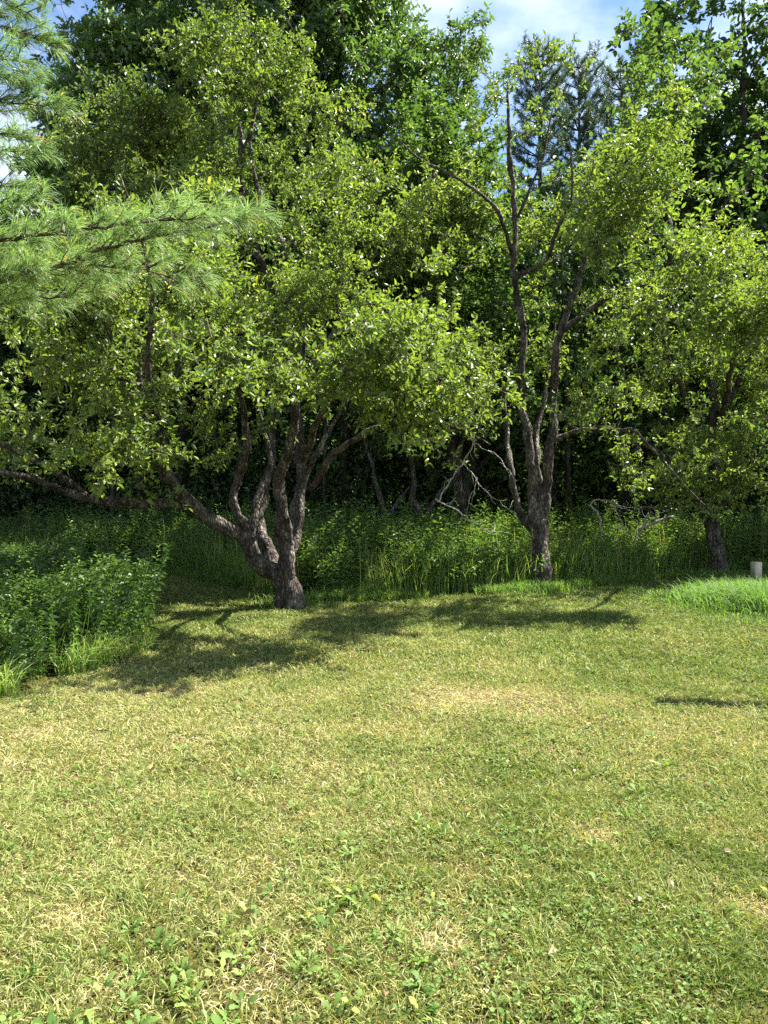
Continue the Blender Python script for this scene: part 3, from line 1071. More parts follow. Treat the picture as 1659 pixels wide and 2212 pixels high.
def middle_apple():
    Y = 13.4
    b = P(1168, 1272, Y)
    z0 = float(ground_z(b[0], b[1]))
    limbs = [
        [np.array([b[0], b[1], z0 - 0.12, 0.185])] + L6(Y, (862, 1700, 0.175), (852, 1500, 0.165), (845, 1340, 0.155), (815, 1200, 0.10), (800, 1000, 0.09), (780, 800, 0.08), (745, 520, 0.072), (715, 250, 0.065), (700, 0, 0.06, 13.3))
        + LP(13.3, (1128, 700, 0.058), (1112, 600, 0.054), (1112, 480, 0.045), (1102, 340, 0.04), (1095, 180, 0.02)),
        L6(Y, (870, 1420, 0.12), (890, 1250, 0.105), (908, 1000, 0.095), (925, 850, 0.09), (962, 650, 0.082), (988, 450, 0.076), (988, 200, 0.068))
        + LP(13.2, (1196, 800, 0.064), (1210, 720, 0.06), (1240, 640, 0.055), (1272, 520, 0.045), (1290, 440, 0.045), (1340, 370, 0.03), (1400, 320, 0.015)),
        L6(Y, (790, 1350, 0.10), (700, 1260, 0.075), (650, 1100, 0.06), (610, 850, 0.052), (565, 600, 0.045, 13.8), (560, 350, 0.04, 14), (540, 50, 0.02, 14.2)),
        L6(Y, (850, 1330, 0.09, 13.55), (865, 1050, 0.075, 13.95), (850, 800, 0.065, 14.0), (830, 500, 0.05, 14.3), (900, 200, 0.04, 14.5), (960, -150, 0.03, 14.7), (1000, -500, 0.015, 14.9)),
        # strong side limb to the right
        L6(Y, (985, 560, 0.06), (1090, 525, 0.05), (1250, 470, 0.045, 13.2), (1330, 480, 0.042, 13.1), (1450, 462, 0.035, 13.0)) + LP(12.9, (1345, 930, 0.03), (1362, 925, 0.027), (1400, 958, 0.024), (1440, 1005, 0.02), (1480, 1050, 0.014), (1520, 1090, 0.008)),
        # leaning limb up left
        LP(13.4, (1112, 560, 0.042), (1080, 470, 0.036, 13.1), (1040, 420, 0.030, 12.9), (960, 370, 0.022, 12.7), (900, 340, 0.016, 12.5), (850, 290, 0.008, 12.4)),
        LP(13.2, (1215, 715, 0.055), (1265, 675, 0.05, 12.9), (1330, 635, 0.04, 12.6), (1400, 620, 0.03, 12.3), (1450, 660, 0.02, 12.1), (1470, 720, 0.01, 12)),
        LP(13.2, (1270, 500, 0.035), (1340, 415, 0.03, 12.9), (1420, 405, 0.022, 12.6), (1500, 430, 0.012, 12.4)),
        LP(13.3, (1115, 600, 0.04), (1180, 560, 0.035, 13.0), (1210, 480, 0.03, 12.8), (1235, 420, 0.02, 12.6), (1230, 300, 0.01, 12.4)),
        LP(13.3, (1118, 470, 0.03), (1150, 400, 0.025), (1175, 330, 0.02), (1190, 240, 0.01)),
    ]
    blobs = [
        (1180, 380, 13.0, 250, 190, 2.0, 0.9),
        (1280, 620, 12.4, 260, 200, 1.8, 1.0),
        (1000, 450, 13.4, 190, 170, 1.5, 0.5),
        (1320, 830, 12.2, 170, 130, 1.4, 0.8),
        (1400, 520, 12.4, 160, 150, 1.4, 0.8),
        (1150, 220, 13.2, 170, 80, 1.2, 0.8),
        (1280, 190, 13.2, 100, 60, 1.0, 0.9),
        (1050, 760, 14.2, 160, 160, 1.3, 0.3),
        (1380, 1000, 12.8, 100, 70, 0.9, 0.8),
        (1090, 960, 12.4, 70, 60, 0.7, 0.8),
        (1060, 560, 12.6, 110, 110, 0.9, 0.7),
        (1110, 330, 13.6, 130, 110, 1.0, 0.9),
        (1300, 420, 11.8, 150, 120, 1.0, 0.6),
        (1420, 640, 11.2, 130, 110, 0.9, 0.9),
        (1480, 760, 11.0, 110, 70, 0.7, 0.7),
    ]
    make_tree('apple_tree', 'tall apple tree on one thick upright trunk in the middle of the lawn border', 'tree', (b[0], b[1], z0), limbs, blobs,
              1600, leaf=0.072, leaf_w=0.52, twigs=4, per_twig=8, twig_len=0.28, up=0.5, seed=21, clump=0.30, per=20, tint=(0.10, 0.9),
              holes=[(1150, 800, 100, 260, 13.6, .93), (1110, 480, 45, 220, 13.2, .85), (1230, 600, 50, 200, 13.0, .85), (1150, 1000, 200, 80, 99, .9), (1060, 560, 60, 120, 13.4, .6), (1300, 1000, 80, 40, 99, .6)])


middle_apple()


def right_apple():
    Y = 15.7
    b = P(1548, 1243, Y)
    z0 = float(ground_z(b[0], b[1]))
    limbs = [
        [np.array([b[0], b[1], z0 - 0.12, 0.19])] + LP(Y, (1551, 1210, 0.145), (1549, 1180, 0.15), (1541, 1140, 0.14), (1533, 1090, 0.11), (1538, 1000, 0.09), (1540, 880, 0.08), (1535, 760, 0.06), (1550, 640, 0.04), (1560, 530, 0.02)),
        LP(Y, (1528, 1130, 0.10), (1500, 1070, 0.07, 15.3), (1462, 1035, 0.055, 15), (1430, 985, 0.048, 14.7), (1392, 962, 0.038, 14.5), (1335, 928, 0.028, 14.3), (1290, 920, 0.014, 14.1)),
        LP(Y, (1530, 1120, 0.10), (1580, 1060, 0.08, 15.4), (1640, 980, 0.06, 15.0), (1720, 880, 0.04, 14.7), (1800, 750, 0.02, 14.5)),
        LP(Y, (1505, 1085, 0.07, 15.4), (1455, 1050, 0.055, 15.0), (1400, 1035, 0.042, 14.6), (1350, 1010, 0.03, 14.3), (1310, 1000, 0.015, 14.1)),
        LP(Y, (1535, 960, 0.07), (1480, 860, 0.05, 15.2), (1440, 760, 0.035, 14.8), (1430, 650, 0.02, 14.5)),
        LP(Y, (1540, 930, 0.07), (1600, 820, 0.05, 15.3), (1650, 700, 0.035, 15), (1680, 560, 0.02, 14.8)),
        LP(Y, (1560, 900, 0.055, 15.3), (1580, 800, 0.045, 13.8), (1600, 720, 0.03, 12.2), (1590, 690, 0.015, 11.2)),  # forward bough, added to carry leaves that shade the lawn
    ]
    blobs = [
        (1560, 720, 15.0, 230, 200, 2.0, 1.0),
        (1600, 950, 14.6, 220, 160, 1.8, 1.0),
        (1480, 950, 14.2, 160, 110, 1.4, 0.9),
        (1500, 1060, 14.4, 150, 60, 1.3, 1.0),
        (1640, 560, 15.0, 150, 110, 1.6, 0.7),
        (1460, 800, 14.6, 120, 140, 1.2, 0.8),
        (1760, 800, 15.0, 150, 250, 2.0, 0.6),
        (1590, 700, 11.3, 150, 45, 0.45, 2.2),  # leaves on the forward bough, added for their shadow on the lawn
        (1700, 590, 11.6, 120, 50, 0.5, 1.6),  # mostly out of view, added to widen that lawn shadow
    ]
    make_tree('apple_tree', 'apple tree with a short thick trunk standing by the pale wooden post', 'tree', (b[0], b[1], z0), limbs, blobs,
              1500, leaf=0.075, leaf_w=0.52, twigs=4, per_twig=8, twig_len=0.27, up=0.5, seed=31, clump=0.30, per=20, tint=(0.10, 0.9),
              holes=[(1540, 1110, 60, 60, 99, .8), (1400, 980, 70, 40, 99, .5)])


right_apple()


def back_orchard():
    # slender tall tree rising just behind the left apple tree
    Y = 14.2
    b = P(640, 1250, Y)
    z0 = float(ground_z(b[0], b[1]))
    limbs = [
        [np.array([b[0], b[1], z0 - 0.1, 0.13])] + LP(Y, (640, 1150, 0.11), (650, 1000, 0.10), (640, 850, 0.09), (625, 700, 0.08), (618, 560, 0.07), (595, 500, 0.065), (572, 440, 0.055), (550, 380, 0.04), (540, 300, 0.035), (560, 200, 0.025), (565, 140, 0.012)),
        LP(Y, (628, 700, 0.06), (580, 600, 0.055), (545, 500, 0.05), (525, 430, 0.05), (518, 360, 0.045), (520, 290, 0.04), (500, 220, 0.03), (470, 130, 0.02), (450, 40, 0.01)),
        LP(Y, (520, 330, 0.03), (545, 270, 0.025), (552, 180, 0.02), (545, 90, 0.01)),
        LP(Y, (618, 560, 0.04), (660, 450, 0.035), (700, 340, 0.025), (750, 250, 0.015)),
        LP(Y, (640, 850, 0.05), (720, 720, 0.04), (790, 600, 0.03), (830, 480, 0.02)),
        LP(Y, (560, 560, 0.04), (430, 430, 0.03), (330, 330, 0.02), (230, 260, 0.012)),
    ]
    blobs = [(520, 280, 14.2, 260, 190, 1.8, 1.0), (300, 280, 14.0, 200, 130, 1.4, 0.8), (720, 430, 14.2, 190, 150, 1.5, 0.9), (480, 110, 14.2, 170, 110, 1.4, 0.7),
             (780, 620, 14.2, 170, 130, 1.5, 0.7), (500, 520, 13.6, 260, 110, 1.5, 0.7)]
    make_tree('wild_apple_tree', 'slender tall tree with dark bare stems rising behind the leaning apple tree', 'tree', (b[0], b[1], z0), limbs, blobs,
              1300, leaf=0.072, leaf_w=0.52, twigs=4, per_twig=8, twig_len=0.28, up=0.5, seed=41, clump=0.32, per=20, mat=APPLE, tint=(0.0, 0.75),
              holes=[(555, 400, 80, 190, 14.3, .92), (640, 330, 50, 60, 99, .5), (420, 200, 60, 50, 99, .5)])
    # bushy darker tree in the gap between the left and middle apples
    Y = 16.5
    b = P(1000, 1240, Y)
    z0 = float(ground_z(b[0], b[1]))
    limbs = [
        [np.array([b[0], b[1], z0 - 0.1, 0.15])] + LP(Y, (995, 1100, 0.12), (975, 950, 0.11), (940, 820, 0.10), (890, 700, 0.09), (840, 620, 0.07), (790, 550, 0.05), (740, 470, 0.03)),
        LP(Y, (985, 1000, 0.08), (1010, 850, 0.07), (1010, 700, 0.06), (1000, 560, 0.045), (980, 430, 0.03), (985, 330, 0.015)),
        LP(Y, (930, 800, 0.05), (930, 650, 0.04), (910, 520, 0.03), (900, 420, 0.015)),
    ]
    blobs = [(950, 640, 16.2, 190, 190, 1.8, 1.0), (900, 450, 16.4, 170, 150, 1.6, 0.9), (1030, 780, 15.8, 130, 120, 1.3, 0.9), (820, 700, 16.5, 180, 150, 1.4, 0.7), (960, 300, 16.6, 110, 110, 1.2, 0.5)]
    make_tree('maple_tree', 'dark bushy tree filling the gap between the leaning and the upright apple trees', 'tree', (b[0], b[1], z0), limbs, blobs,
              2000, leaf=0.095, leaf_w=0.70, twigs=4, per_twig=7, twig_len=0.30, seed=51, clump=0.32, per=10, gaps=False, mat=WOOD, bark=BARK_DARK, tint=(0.1, 1.0))


back_orchard()


# ================================================================== PINE at the left
def needle_tufts(tips, dirs, rng, per=70, ln=0.095, w=0.0024, tint=(0.1, 0.9), spread=0.75, back=0.16):
    n = len(tips)
    t = rng.rand(n, per)
    B = tips[:, None] - dirs[:, None] * (t * back)[..., None]
    a = rng.rand(n, per) * 6.283
    ref = norm(np.cross(dirs, rng.randn(n, 3)))
    r2 = np.cross(dirs, ref)
    sd = ref[:, None] * np.cos(a)[..., None] + r2[:, None] * np.sin(a)[..., None]
    s = spread * (0.25 + 0.75 * rng.rand(n, per))[..., None]
    D = dirs[:, None] * 0.75 + sd * s
    D[..., 2] -= 0.10
    B, D = B.reshape(-1, 3), norm(D.reshape(-1, 3))
    m = len(B)
    L_ = ln * (0.7 + 0.5 * rng.rand(m))
    side = norm(np.cross(D, rng.randn(m, 3))) * (w * 0.5)
    mid = B + D * (L_ * 0.55)[:, None]
    D2 = D.copy()
    D2[:, 2] -= 0.60
    tip = mid + norm(D2) * (L_ * 0.5)[:, None]
    V = np.stack([B - side, B + side, mid + side, mid - side, tip], 1).reshape(-1, 3)
    o = (np.arange(m) * 5)[:, None]
    f = [o + np.array([[0, 1, 2, 3]]), o + np.array([[3, 2, 4]])]
    tn = tint[0] + (tint[1] - tint[0]) * (0.6 * rng.rand(m) + 0.4 * np.repeat(rng.rand(n), per))
    tn = np.where(rng.rand(m) < 0.015, 1.0, tn)
    return V, f, np.repeat(tn, 5)


def near_pine():
    rng = np.random.RandomState(61)
    base = np.array([-5.0, 5.6, float(ground_z(-5.0, 5.6))])
    root = empty('pine_tree', tuple(base))
    tag(root, 'soft needled pine reaching in from the left with a long drooping branch', 'tree')
    ta = Acc()
    trunk = catmull([(base[0], base[1], base[2] - 0.1, 0.2), (-5.0, 5.6, 2, 0.16), (-5.05, 5.65, 5, 0.12), (-5.0, 5.6, 8, 0.07), (-5, 5.6, 10.5, 0.02)], 0.15)
    tube(ta, trunk[:, :3], trunk[:, 3], 16, 0.08, rng, 0.3)
    ta.build('trunk', BARK_DARK, root)

    def trk(z):
        return np.array([-5.0, 5.6, z])
    main = [
        ([np.append(trk(2.9), 0.05)] + LP(5.2, (-120, 620, 0.032, 5.4), (0, 590, 0.026), (110, 580, 0.022), (200, 545, 0.018, 5.15), (330, 510, 0.013, 5.1), (450, 490, 0.009, 5.1), (540, 470, 0.005, 5.1))),
        ([np.append(trk(3.0), 0.045)] + LP(5.2, (-120, 560, 0.03, 5.3), (0, 520, 0.02, 5.0), (150, 500, 0.015, 4.9), (300, 480, 0.010, 4.85), (430, 470, 0.006, 4.8))),
        ([np.append(trk(2.7), 0.04)] + LP(5.3, (-100, 630, 0.025), (60, 590, 0.012), (160, 575, 0.010), (260, 580, 0.008), (400, 600, 0.004))),
        ([np.append(trk(2.6), 0.035)] + LP(5.5, (-100, 680, 0.02), (20, 650, 0.013), (120, 640, 0.008), (200, 630, 0.004))),
    ]
    far = []
    for z, u, v, Yt in ((3.4, 60, 430, 5.6), (4.2, 80, 330, 6.2), (4.6, 130, 230, 6.6), (5.2, 60, 180, 6.4), (5.7, 100, 90, 6.6), (6.3, 60, 30, 6.5), (3.8, 50, 400, 6.4), (4.9, 30, 130, 5.8), (6.8, 30, -60, 6.2), (4.3, 20, 290, 5.5)):
        e = P(u, v, Yt)
        s = trk(z - 0.3)
        far.append([np.append(s, 0.035), np.append(s * 0.5 + e * 0.5 + np.array([0, 0, 0.12]), 0.02), np.append(e, 0.005)])
    for z in (4.5, 5.5, 6.4, 7.3, 8.2, 9.0, 9.8):
        for k in range(4):
            a = k * 1.57 + z * 1.3
            s = trk(z)
            l = 2.2 * (1 - (z - 4) / 7.5)
            if math.cos(a) > 0.5:
                l *= 0.6
            far.append([np.append(s, 0.03), np.append(s + np.array([math.cos(a) * l, math.sin(a) * l, 0.25 * l]), 0.006)])
    ba, na = Acc(), Acc()
    for li, l in enumerate(main + far):
        near = li < len(main)
        q = catmull(l, 0.06 if near else 0.10)
        q[1:, :3] += rng.randn(len(q) - 1, 3) * 0.006
        tube(ba, q[:, :3], q[:, 3] * 0.7, 8 if near else 6, 0.05, rng)
        tg = norm(np.gradient(q[:, :3], axis=0))
        ln = np.linalg.norm(q[:, :3] - q[0, :3], axis=1)
        st = np.where(ln > (0.9 if near else 0.25 * ln[-1]))[0]
        tips, dirs = [], []
        for i in st:
            for rep in range(2 if near else 4):
                t = ln[i] / ln[-1]
                side = 1 if rng.rand() < 0.5 else -1
                hz = norm(np.cross(tg[i], [0, 0, 1.0])) * side
                d = norm(tg[i] * 0.8 + hz * rng.uniform(0.3, 0.9) + np.array([0, 0, rng.uniform(-0.15, 0.65)]))
                L_ = rng.uniform(0.10, 0.42) * (1.15 - 0.7 * t) + 0.04
                e = q[i, :3] + d * L_
                e[2] -= 0.06 * L_
                tube(ba, np.array([q[i, :3], (q[i, :3] + e) / 2 + rng.randn(3) * 0.01, e]), np.array([0.005, 0.0035, 0.002]), 4)
                nn = max(1, int(L_ / 0.13))
                for k in range(nn):
                    p = q[i, :3] + (e - q[i, :3]) * (1 - k * 0.13 / L_ * 0.9)
                    tips.append(p)
                    dirs.append(norm(d + rng.randn(3) * 0.25 + np.array([0, 0, 0.1])))
        tips.append(q[-1, :3])
        dirs.append(tg[-1])
        tips, dirs = np.array(tips), norm(np.array(dirs))
        V, f, tn = needle_tufts(tips, dirs, rng, per=52 if near else 34, ln=0.135 if near else 0.12, w=0.0028 if near else 0.004,
                                tint=(0.15, 0.95) if near else (0.0, 0.7), spread=1.0 if near else 0.8, back=0.07 if near else 0.12)
        na.add(V, f, tn)
    ba.build('branches', TWIG, root)
    o = na.build('crown', NEEDLE, root, smooth=False)
    print('pine verts', len(o.data.vertices))


near_pine()


# ================================================================== WOODLAND
def woodland_tree(name, label, u, Y, top, half, low, seed, mat=WOOD, leaf=0.13, lw=0.6, n=800, group=None, T=LEAF, TF=LEAF_F, tint=(0.0, 1.0),
                  r=0.2, twigs=4, per_twig=7, clump=0.5, lean=0, per=9, up=0.65, droop=0.15):
    """u: picture column of the trunk; top/low: height of the crown's top and bottom in metres; half: its half width in metres"""
    rng = np.random.RandomState(seed)
    x = (u - CU) / F * Y
    z0 = float(ground_z(x, Y))
    H = top
    tr = [(x, Y, z0 - 0.1, r)]
    for k in range(1, 7):
        t = k / 6
        tr.append((x + lean * t + rng.randn() * 0.12, Y + rng.randn() * 0.12, z0 + H * 0.93 * t, r * (1 - t) ** 0.8 + 0.012))
    tr = np.array(tr)
    limbs = [tr]
    nb = 9
    cl = catmull(tr, 0.3)
    for k in range(nb):
        t = 0.22 + 0.68 * (k + rng.rand()) / nb
        p = cl[int(t * (len(cl) - 1))]
        if p[2] < low * 0.8:
            continue
        a = k * 2.4 + rng.rand()
        l = half * (1.0 - 0.45 * t) * rng.uniform(0.6, 0.9)
        e = p[:3] + np.array([math.cos(a) * l, math.sin(a) * l, l * rng.uniform(0.35, 0.9)])
        mpt = (p[:3] + e) / 2 + rng.randn(3) * 0.15
        limbs.append(np.array([np.append(p[:3], p[3] * 0.5), np.append(mpt, p[3] * 0.32), np.append(e, 0.012)]))
    # crown as overlapping lobes of uneven size
    bl = []
    nbl = 13
    for k in range(nbl):
        t = (k + 0.5) / nbl
        z = low + (top - low) * t
        ww = half * (math.sin(math.pi * min(1, 0.22 + 0.80 * t)) ** 0.7)
        a = k * 2.4 + rng.rand()
        q = rng.uniform(0.1, 0.7) * ww
        cxx, cyy = x + lean * t + math.cos(a) * q, Y + math.sin(a) * q
        uu = CU + cxx / cyy * F
        vv = HOR - (z + z0 - EYE) / cyy * F
        rr = ww * rng.uniform(0.42, 0.62)
        hh = (top - low) / nbl * rng.uniform(1.2, 1.9)
        bl.append((uu, vv, cyy, rr / cyy * F, hh / cyy * F, rr, 1))
    return make_tree(name, label, 'tree', (x, Y, z0), limbs, bl, n, leaf=leaf, leaf_w=lw, twigs=twigs, per_twig=per_twig, twig_len=0.42, mat=mat, bark=BARK_DARK,
                     T=T, TF=TF, clump=clump, per=per, seed=seed, group=group, tint=tint, sides=10, rough=0.06, cap=0.09, twig_r=0.004, up=up, droop=droop)


def copy_tree(src, name, label, x, y, rz, sc, group):
    r = src.copy()
    r.name = name
    COL.objects.link(r)
    r.location = (x, y, float(ground_z(x, y)))
    r.rotation_euler = (0, 0, rz)
    r.scale = (sc, sc, sc)
    r['label'] = label
    if group:
        r['group'] = group
    elif 'group' in r:
        del r['group']
    for ch in src.children:
        c = ch.copy()
        COL.objects.link(c)
        c.parent = r
    return r


# tall trees whose tops reach the upper edge of the picture
woodland_tree('oak_tree', 'tall oak with hanging glossy leaves left of the sky gap, nearest the pine', 400, 20.5, 19.5, 4.3, 5.5, 71, OAK, 0.20, 0.42, 1700, T=OAKL, TF=OAKL_F, up=0.35, droop=0.45)
woodland_tree('oak_tree', 'tall oak standing immediately left of the big gap of blue sky', 745, 21.5, 20.0, 3.4, 6.0, 72, OAK, 0.20, 0.42, 1500, T=OAKL, TF=OAKL_F, up=0.35, droop=0.45)
woodland_tree('cherry_tree', 'slender young tree with one spindly leader poking into the sky gap', 985, 19.5, 13.9, 1.25, 4.5, 73, OAK, 0.12, 0.45, 420, T=LEAF, TF=LEAF_F, r=0.10, up=0.4, droop=0.35, clump=0.35)
woodland_tree('maple_tree', 'tall leafy tree at the right border of the sky gap, lighter than the woods behind', 1430, 19.0, 13.8, 2.1, 5.0, 74, WOOD, 0.13, 0.65, 1700, tint=(0.35, 1.0))
woodland_tree('maple_tree', 'tall dark tree in the upper right corner behind the lighter one', 1590, 24.0, 20.0, 4.0, 3.0, 75, WOOD, 0.19, 0.6, 2600, tint=(0.0, 0.6))
woodland_tree('ash_tree', 'broad tree filling the middle of the wood below the sky gap', 1120, 22.0, 10.8, 3.2, 2.0, 76, WOOD, 0.15, 0.55, 1200, tint=(0.0, 0.8))
woodland_tree('ash_tree', 'mid height tree with pale leaves just right of the dark bushy tree', 1010, 18.4, 8.6, 2.3, 1.8, 176, WOOD, 0.12, 0.60, 1700, tint=(0.3, 1.0))
woodland_tree('ash_tree', 'mid height tree seen through the upright apple tree towards the right', 1330, 19.5, 9.5, 2.6, 2.0, 177, WOOD, 0.12, 0.60, 1500, tint=(0.2, 0.9))
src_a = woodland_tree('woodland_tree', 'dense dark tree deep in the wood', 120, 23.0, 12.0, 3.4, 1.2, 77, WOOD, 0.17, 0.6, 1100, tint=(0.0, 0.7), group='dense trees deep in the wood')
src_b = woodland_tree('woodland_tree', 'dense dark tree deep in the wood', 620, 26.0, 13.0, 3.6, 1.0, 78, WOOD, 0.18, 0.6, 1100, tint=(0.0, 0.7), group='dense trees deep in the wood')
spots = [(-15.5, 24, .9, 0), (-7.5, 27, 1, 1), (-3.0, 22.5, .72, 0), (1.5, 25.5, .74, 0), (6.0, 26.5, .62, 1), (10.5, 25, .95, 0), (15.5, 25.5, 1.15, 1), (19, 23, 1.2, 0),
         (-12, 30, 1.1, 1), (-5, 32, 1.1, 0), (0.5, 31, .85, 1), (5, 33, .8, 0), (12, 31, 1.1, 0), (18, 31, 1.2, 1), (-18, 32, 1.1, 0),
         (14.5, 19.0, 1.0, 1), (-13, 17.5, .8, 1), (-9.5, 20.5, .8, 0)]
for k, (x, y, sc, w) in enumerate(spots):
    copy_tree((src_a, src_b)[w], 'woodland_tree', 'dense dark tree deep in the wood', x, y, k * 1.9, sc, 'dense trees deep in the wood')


def far_pine(u, top_v, Y, label, seed, half=1.5):
    rng = np.random.RandomState(seed)
    x = (u - CU) / F * Y
    z0 = float(ground_z(x, Y))
    topz = EYE + (HOR - top_v) / F * Y
    root = empty('pine_tree', (x, Y, z0))
    tag(root, label, 'tree')
    ta, na, ba = Acc(), Acc(), Acc()
    tr = catmull([(x, Y, z0 - 0.1, 0.24), (x + .1, Y, z0 + (topz - z0) * .5, 0.14), (x, Y, topz - 0.2, 0.015)], 0.4)
    tube(ta, tr[:, :3], tr[:, 3], 10, 0.06, rng)
    ta.build('trunk', BARK_DARK, root)
    tips, dirs = [], []
    z = z0 + (topz - z0) * 0.3
    while z < topz - 0.25:
        t = (topz - z) / (topz - z0)
        l0 = half * (0.34 + 1.4 * t) if t < 0.45 else half * 0.95
        nb = 5
        a0 = rng.rand() * 6.28
        for k in range(nb):
            a = a0 + k * 6.28 / nb + rng.randn() * 0.25
            l = l0 * rng.uniform(0.6, 1.1)
            s = np.array([x, Y, z])
            rise = 0.75 if t < 0.25 else 0.35
            e = s + np.array([math.cos(a) * l, math.sin(a) * l, l * rise])
            mid = (s + e) / 2 - np.array([0, 0, 0.10 * l])
            q = catmull([np.append(s, 0.03), np.append(mid, 0.02), np.append(e, 0.006)], 0.18)
            tube(ba, q[:, :3], q[:, 3], 4)
            tg = norm(np.gradient(q[:, :3], axis=0))
            for i in range(len(q)):
                if i / len(q) < 0.22:
                    continue
                for r_ in range(3):
                    d = norm(tg[i] * 0.6 + rng.randn(3) * 0.55 + np.array([0, 0, 0.5]))
                    L_ = rng.uniform(0.05, 0.35)
                    tips.append(q[i, :3] + d * L_)
                    dirs.append(d)
        z += 0.42
    tips.append(np.array([x, Y, topz]))
    dirs.append(np.array([0, 0, 1.0]))
    V, f, tn = needle_tufts(np.array(tips), norm(np.array(dirs)), rng, per=24, ln=0.19, w=0.014, tint=(0, 1), spread=0.9, back=0.3)
    na.add(V, f, tn)
    ba.build('branches', BARK_DARK, root)
    na.build('crown', NEEDLE_FAR, root, smooth=False)


far_pine(1160, 112, 30, 'dark pine with a bushy top, left of the two in the sky gap', 81, 2.0)
far_pine(1245, 128, 32, 'dark pine with an uneven top, right of the two in the sky gap', 82, 2.2)
far_pine(1335, 150, 33, 'small dark pine top half hidden beside the lighter tall tree', 83, 2.0)


def mass(name, label, n, xr, yr, zr, leaf, mat, seed, clumps, cs, tint=(0, 1), kind='stuff', cat='undergrowth'):
    rng = np.random.RandomState(seed)
    C = np.stack([rng.uniform(*xr, clumps), rng.uniform(*yr, clumps), rng.uniform(*zr, clumps)], -1)
    k = rng.randint(0, clumps, n)
    B = C[k] + rng.randn(n, 3) * np.array([cs, cs, cs * 0.8])
    B[:, 2] = np.abs(B[:, 2]) + ground_z(B[:, 0], B[:, 1])
    D = rng.randn(n, 3) + np.array([0, 0, -0.1])
    N = norm(rng.randn(n, 3) * 0.5 + np.array([0, 0, 0.8]))
    Ln = leaf * rng.uniform(0.6, 1.3, n)
    V, f = leaves(B, D, N, Ln, Ln * 0.62, LEAF, LEAF_F)
    a = Acc()
    tn = tint[0] + (tint[1] - tint[0]) * (0.5 * rng.rand(n) + 0.5 * (k % 17) / 17)
    a.add(V, f, np.repeat(tn, 6))
    o = a.build(name, mat, None, smooth=False)
    tag(o, label, cat, None, kind)


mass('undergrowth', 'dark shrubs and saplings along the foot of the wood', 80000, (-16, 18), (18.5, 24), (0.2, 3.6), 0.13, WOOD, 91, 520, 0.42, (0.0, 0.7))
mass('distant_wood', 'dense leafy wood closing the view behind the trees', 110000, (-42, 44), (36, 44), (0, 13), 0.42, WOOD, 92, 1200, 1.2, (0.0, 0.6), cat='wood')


# thin trunks standing in the dark at the foot of the wood
def thin_trunks():
    rng = np.random.RandomState(95)
    specs = [(832, 1215, 15.5, 'small forked tree with pale bark in the weeds, left of the gap', [(832, 1215, .07), (832, 1150, .06), (826, 1090, .05), (810, 1030, .04), (790, 960, .03), (780, 850, .015)], [(835, 1120, .045), (865, 1080, .04), (885, 1050, .02)]),
             (900, 1215, 16.0, 'small tree leaning left with a rough pale trunk behind the weeds', [(925, 1215, .09), (915, 1130, .08), (890, 1080, .07), (895, 1020, .05), (870, 930, .04), (870, 800, .02)], [(915, 1120, .06), (945, 1070, .05), (985, 1030, .03), (1000, 960, .015)])]
    for u, v, Y, lab, main, fork in specs:
        b = P(main[0][0], v, Y)
        z0 = float(ground_z(b[0], Y))
        l1 = LP(Y, *main)
        l1[0][2] = z0 - 0.1
        blobs = [(main[-1][0] + 20, 900, Y, 110, 120, 1.0, 1), (main[-1][0] + 60, 1000, Y, 80, 50, 0.7, 0.6)]
        make_tree('young_tree', lab, 'tree', (b[0], Y, z0), [l1, LP(Y, *fork)], blobs, 220, leaf=0.08, leaf_w=0.5, twigs=3, per_twig=5, seed=int(u), mat=WOOD, clump=0.3)
    # bare pole-like trunks
    lab = 'bare straight trunk of a young tree in the shade of the wood'
    for k, (u, Y, r) in enumerate([(1195, 19.0, .09), (1232, 18.6, .075), (1262, 20, .12), (745, 19.5, .07), (700, 18, .05), (1400, 19.5, .08), (470, 20, .09), (300, 19, .10), (240, 18, .07), (1590, 20, .08), (1075, 20, .09), (1000, 21, .08)]):
        x = (u - CU) / F * Y
        z0 = float(ground_z(x, Y))
        root = empty('bare_trunk', (x, Y, z0))
        tag(root, lab, 'tree', 'bare young trunks at the foot of the wood')
        a = Acc()
        H = 7 + rng.rand() * 2
        ln = rng.randn() * 0.25
        q = catmull([(x, Y, z0 - 0.1, r), (x + ln * .4, Y, z0 + H * .4, r * .8), (x + ln, Y + .2, z0 + H, r * .3)], 0.2)
        tube(a, q[:, :3], q[:, 3], 9, 0.06, rng)
        for j in range(12):
            i = rng.randint(3, len(q) - 3)
            an = rng.rand() * 6.28
            l = rng.uniform(0.4, 1.3)
            s = q[i, :3]
            e = s + np.array([math.cos(an) * l, math.sin(an) * l, rng.uniform(-0.1, 0.25) * l])
            mm = (s + e) / 2 + rng.randn(3) * 0.06
            tube(a, np.array([s, mm, e]), np.array([.012, .008, .003]), 4)
        a.build('trunk', BARK_DARK, root)


thin_trunks()


def fallen(name, label, limbs, seed):
    rng = np.random.RandomState(seed)
    p0 = limbs[0][0]
    root = empty(name, (p0[0], p0[1], float(ground_z(p0[0], p0[1]))))
    tag(root, label, 'branch')
    a, b = Acc(), Acc()
    for k, l in enumerate(limbs):
        q = catmull(l, 0.07)
        q[1:, :3] += rng.randn(len(q) - 1, 3) * 0.008
        tube(a if k == 0 else b, q[:, :3], q[:, 3] * 0.75, 8, 0.06, rng)
        side_twigs(a if k == 0 else b, q, rng, 7, 0.3)
    a.build('stem', DEADWOOD, root)
    if b.n:
        b.build('twigs', DEADWOOD, root)


def gpt(u, Y, r):
    x = (u - CU) / F * Y
    return np.array([x, Y, float(ground_z(x, Y)) - 0.05, r])


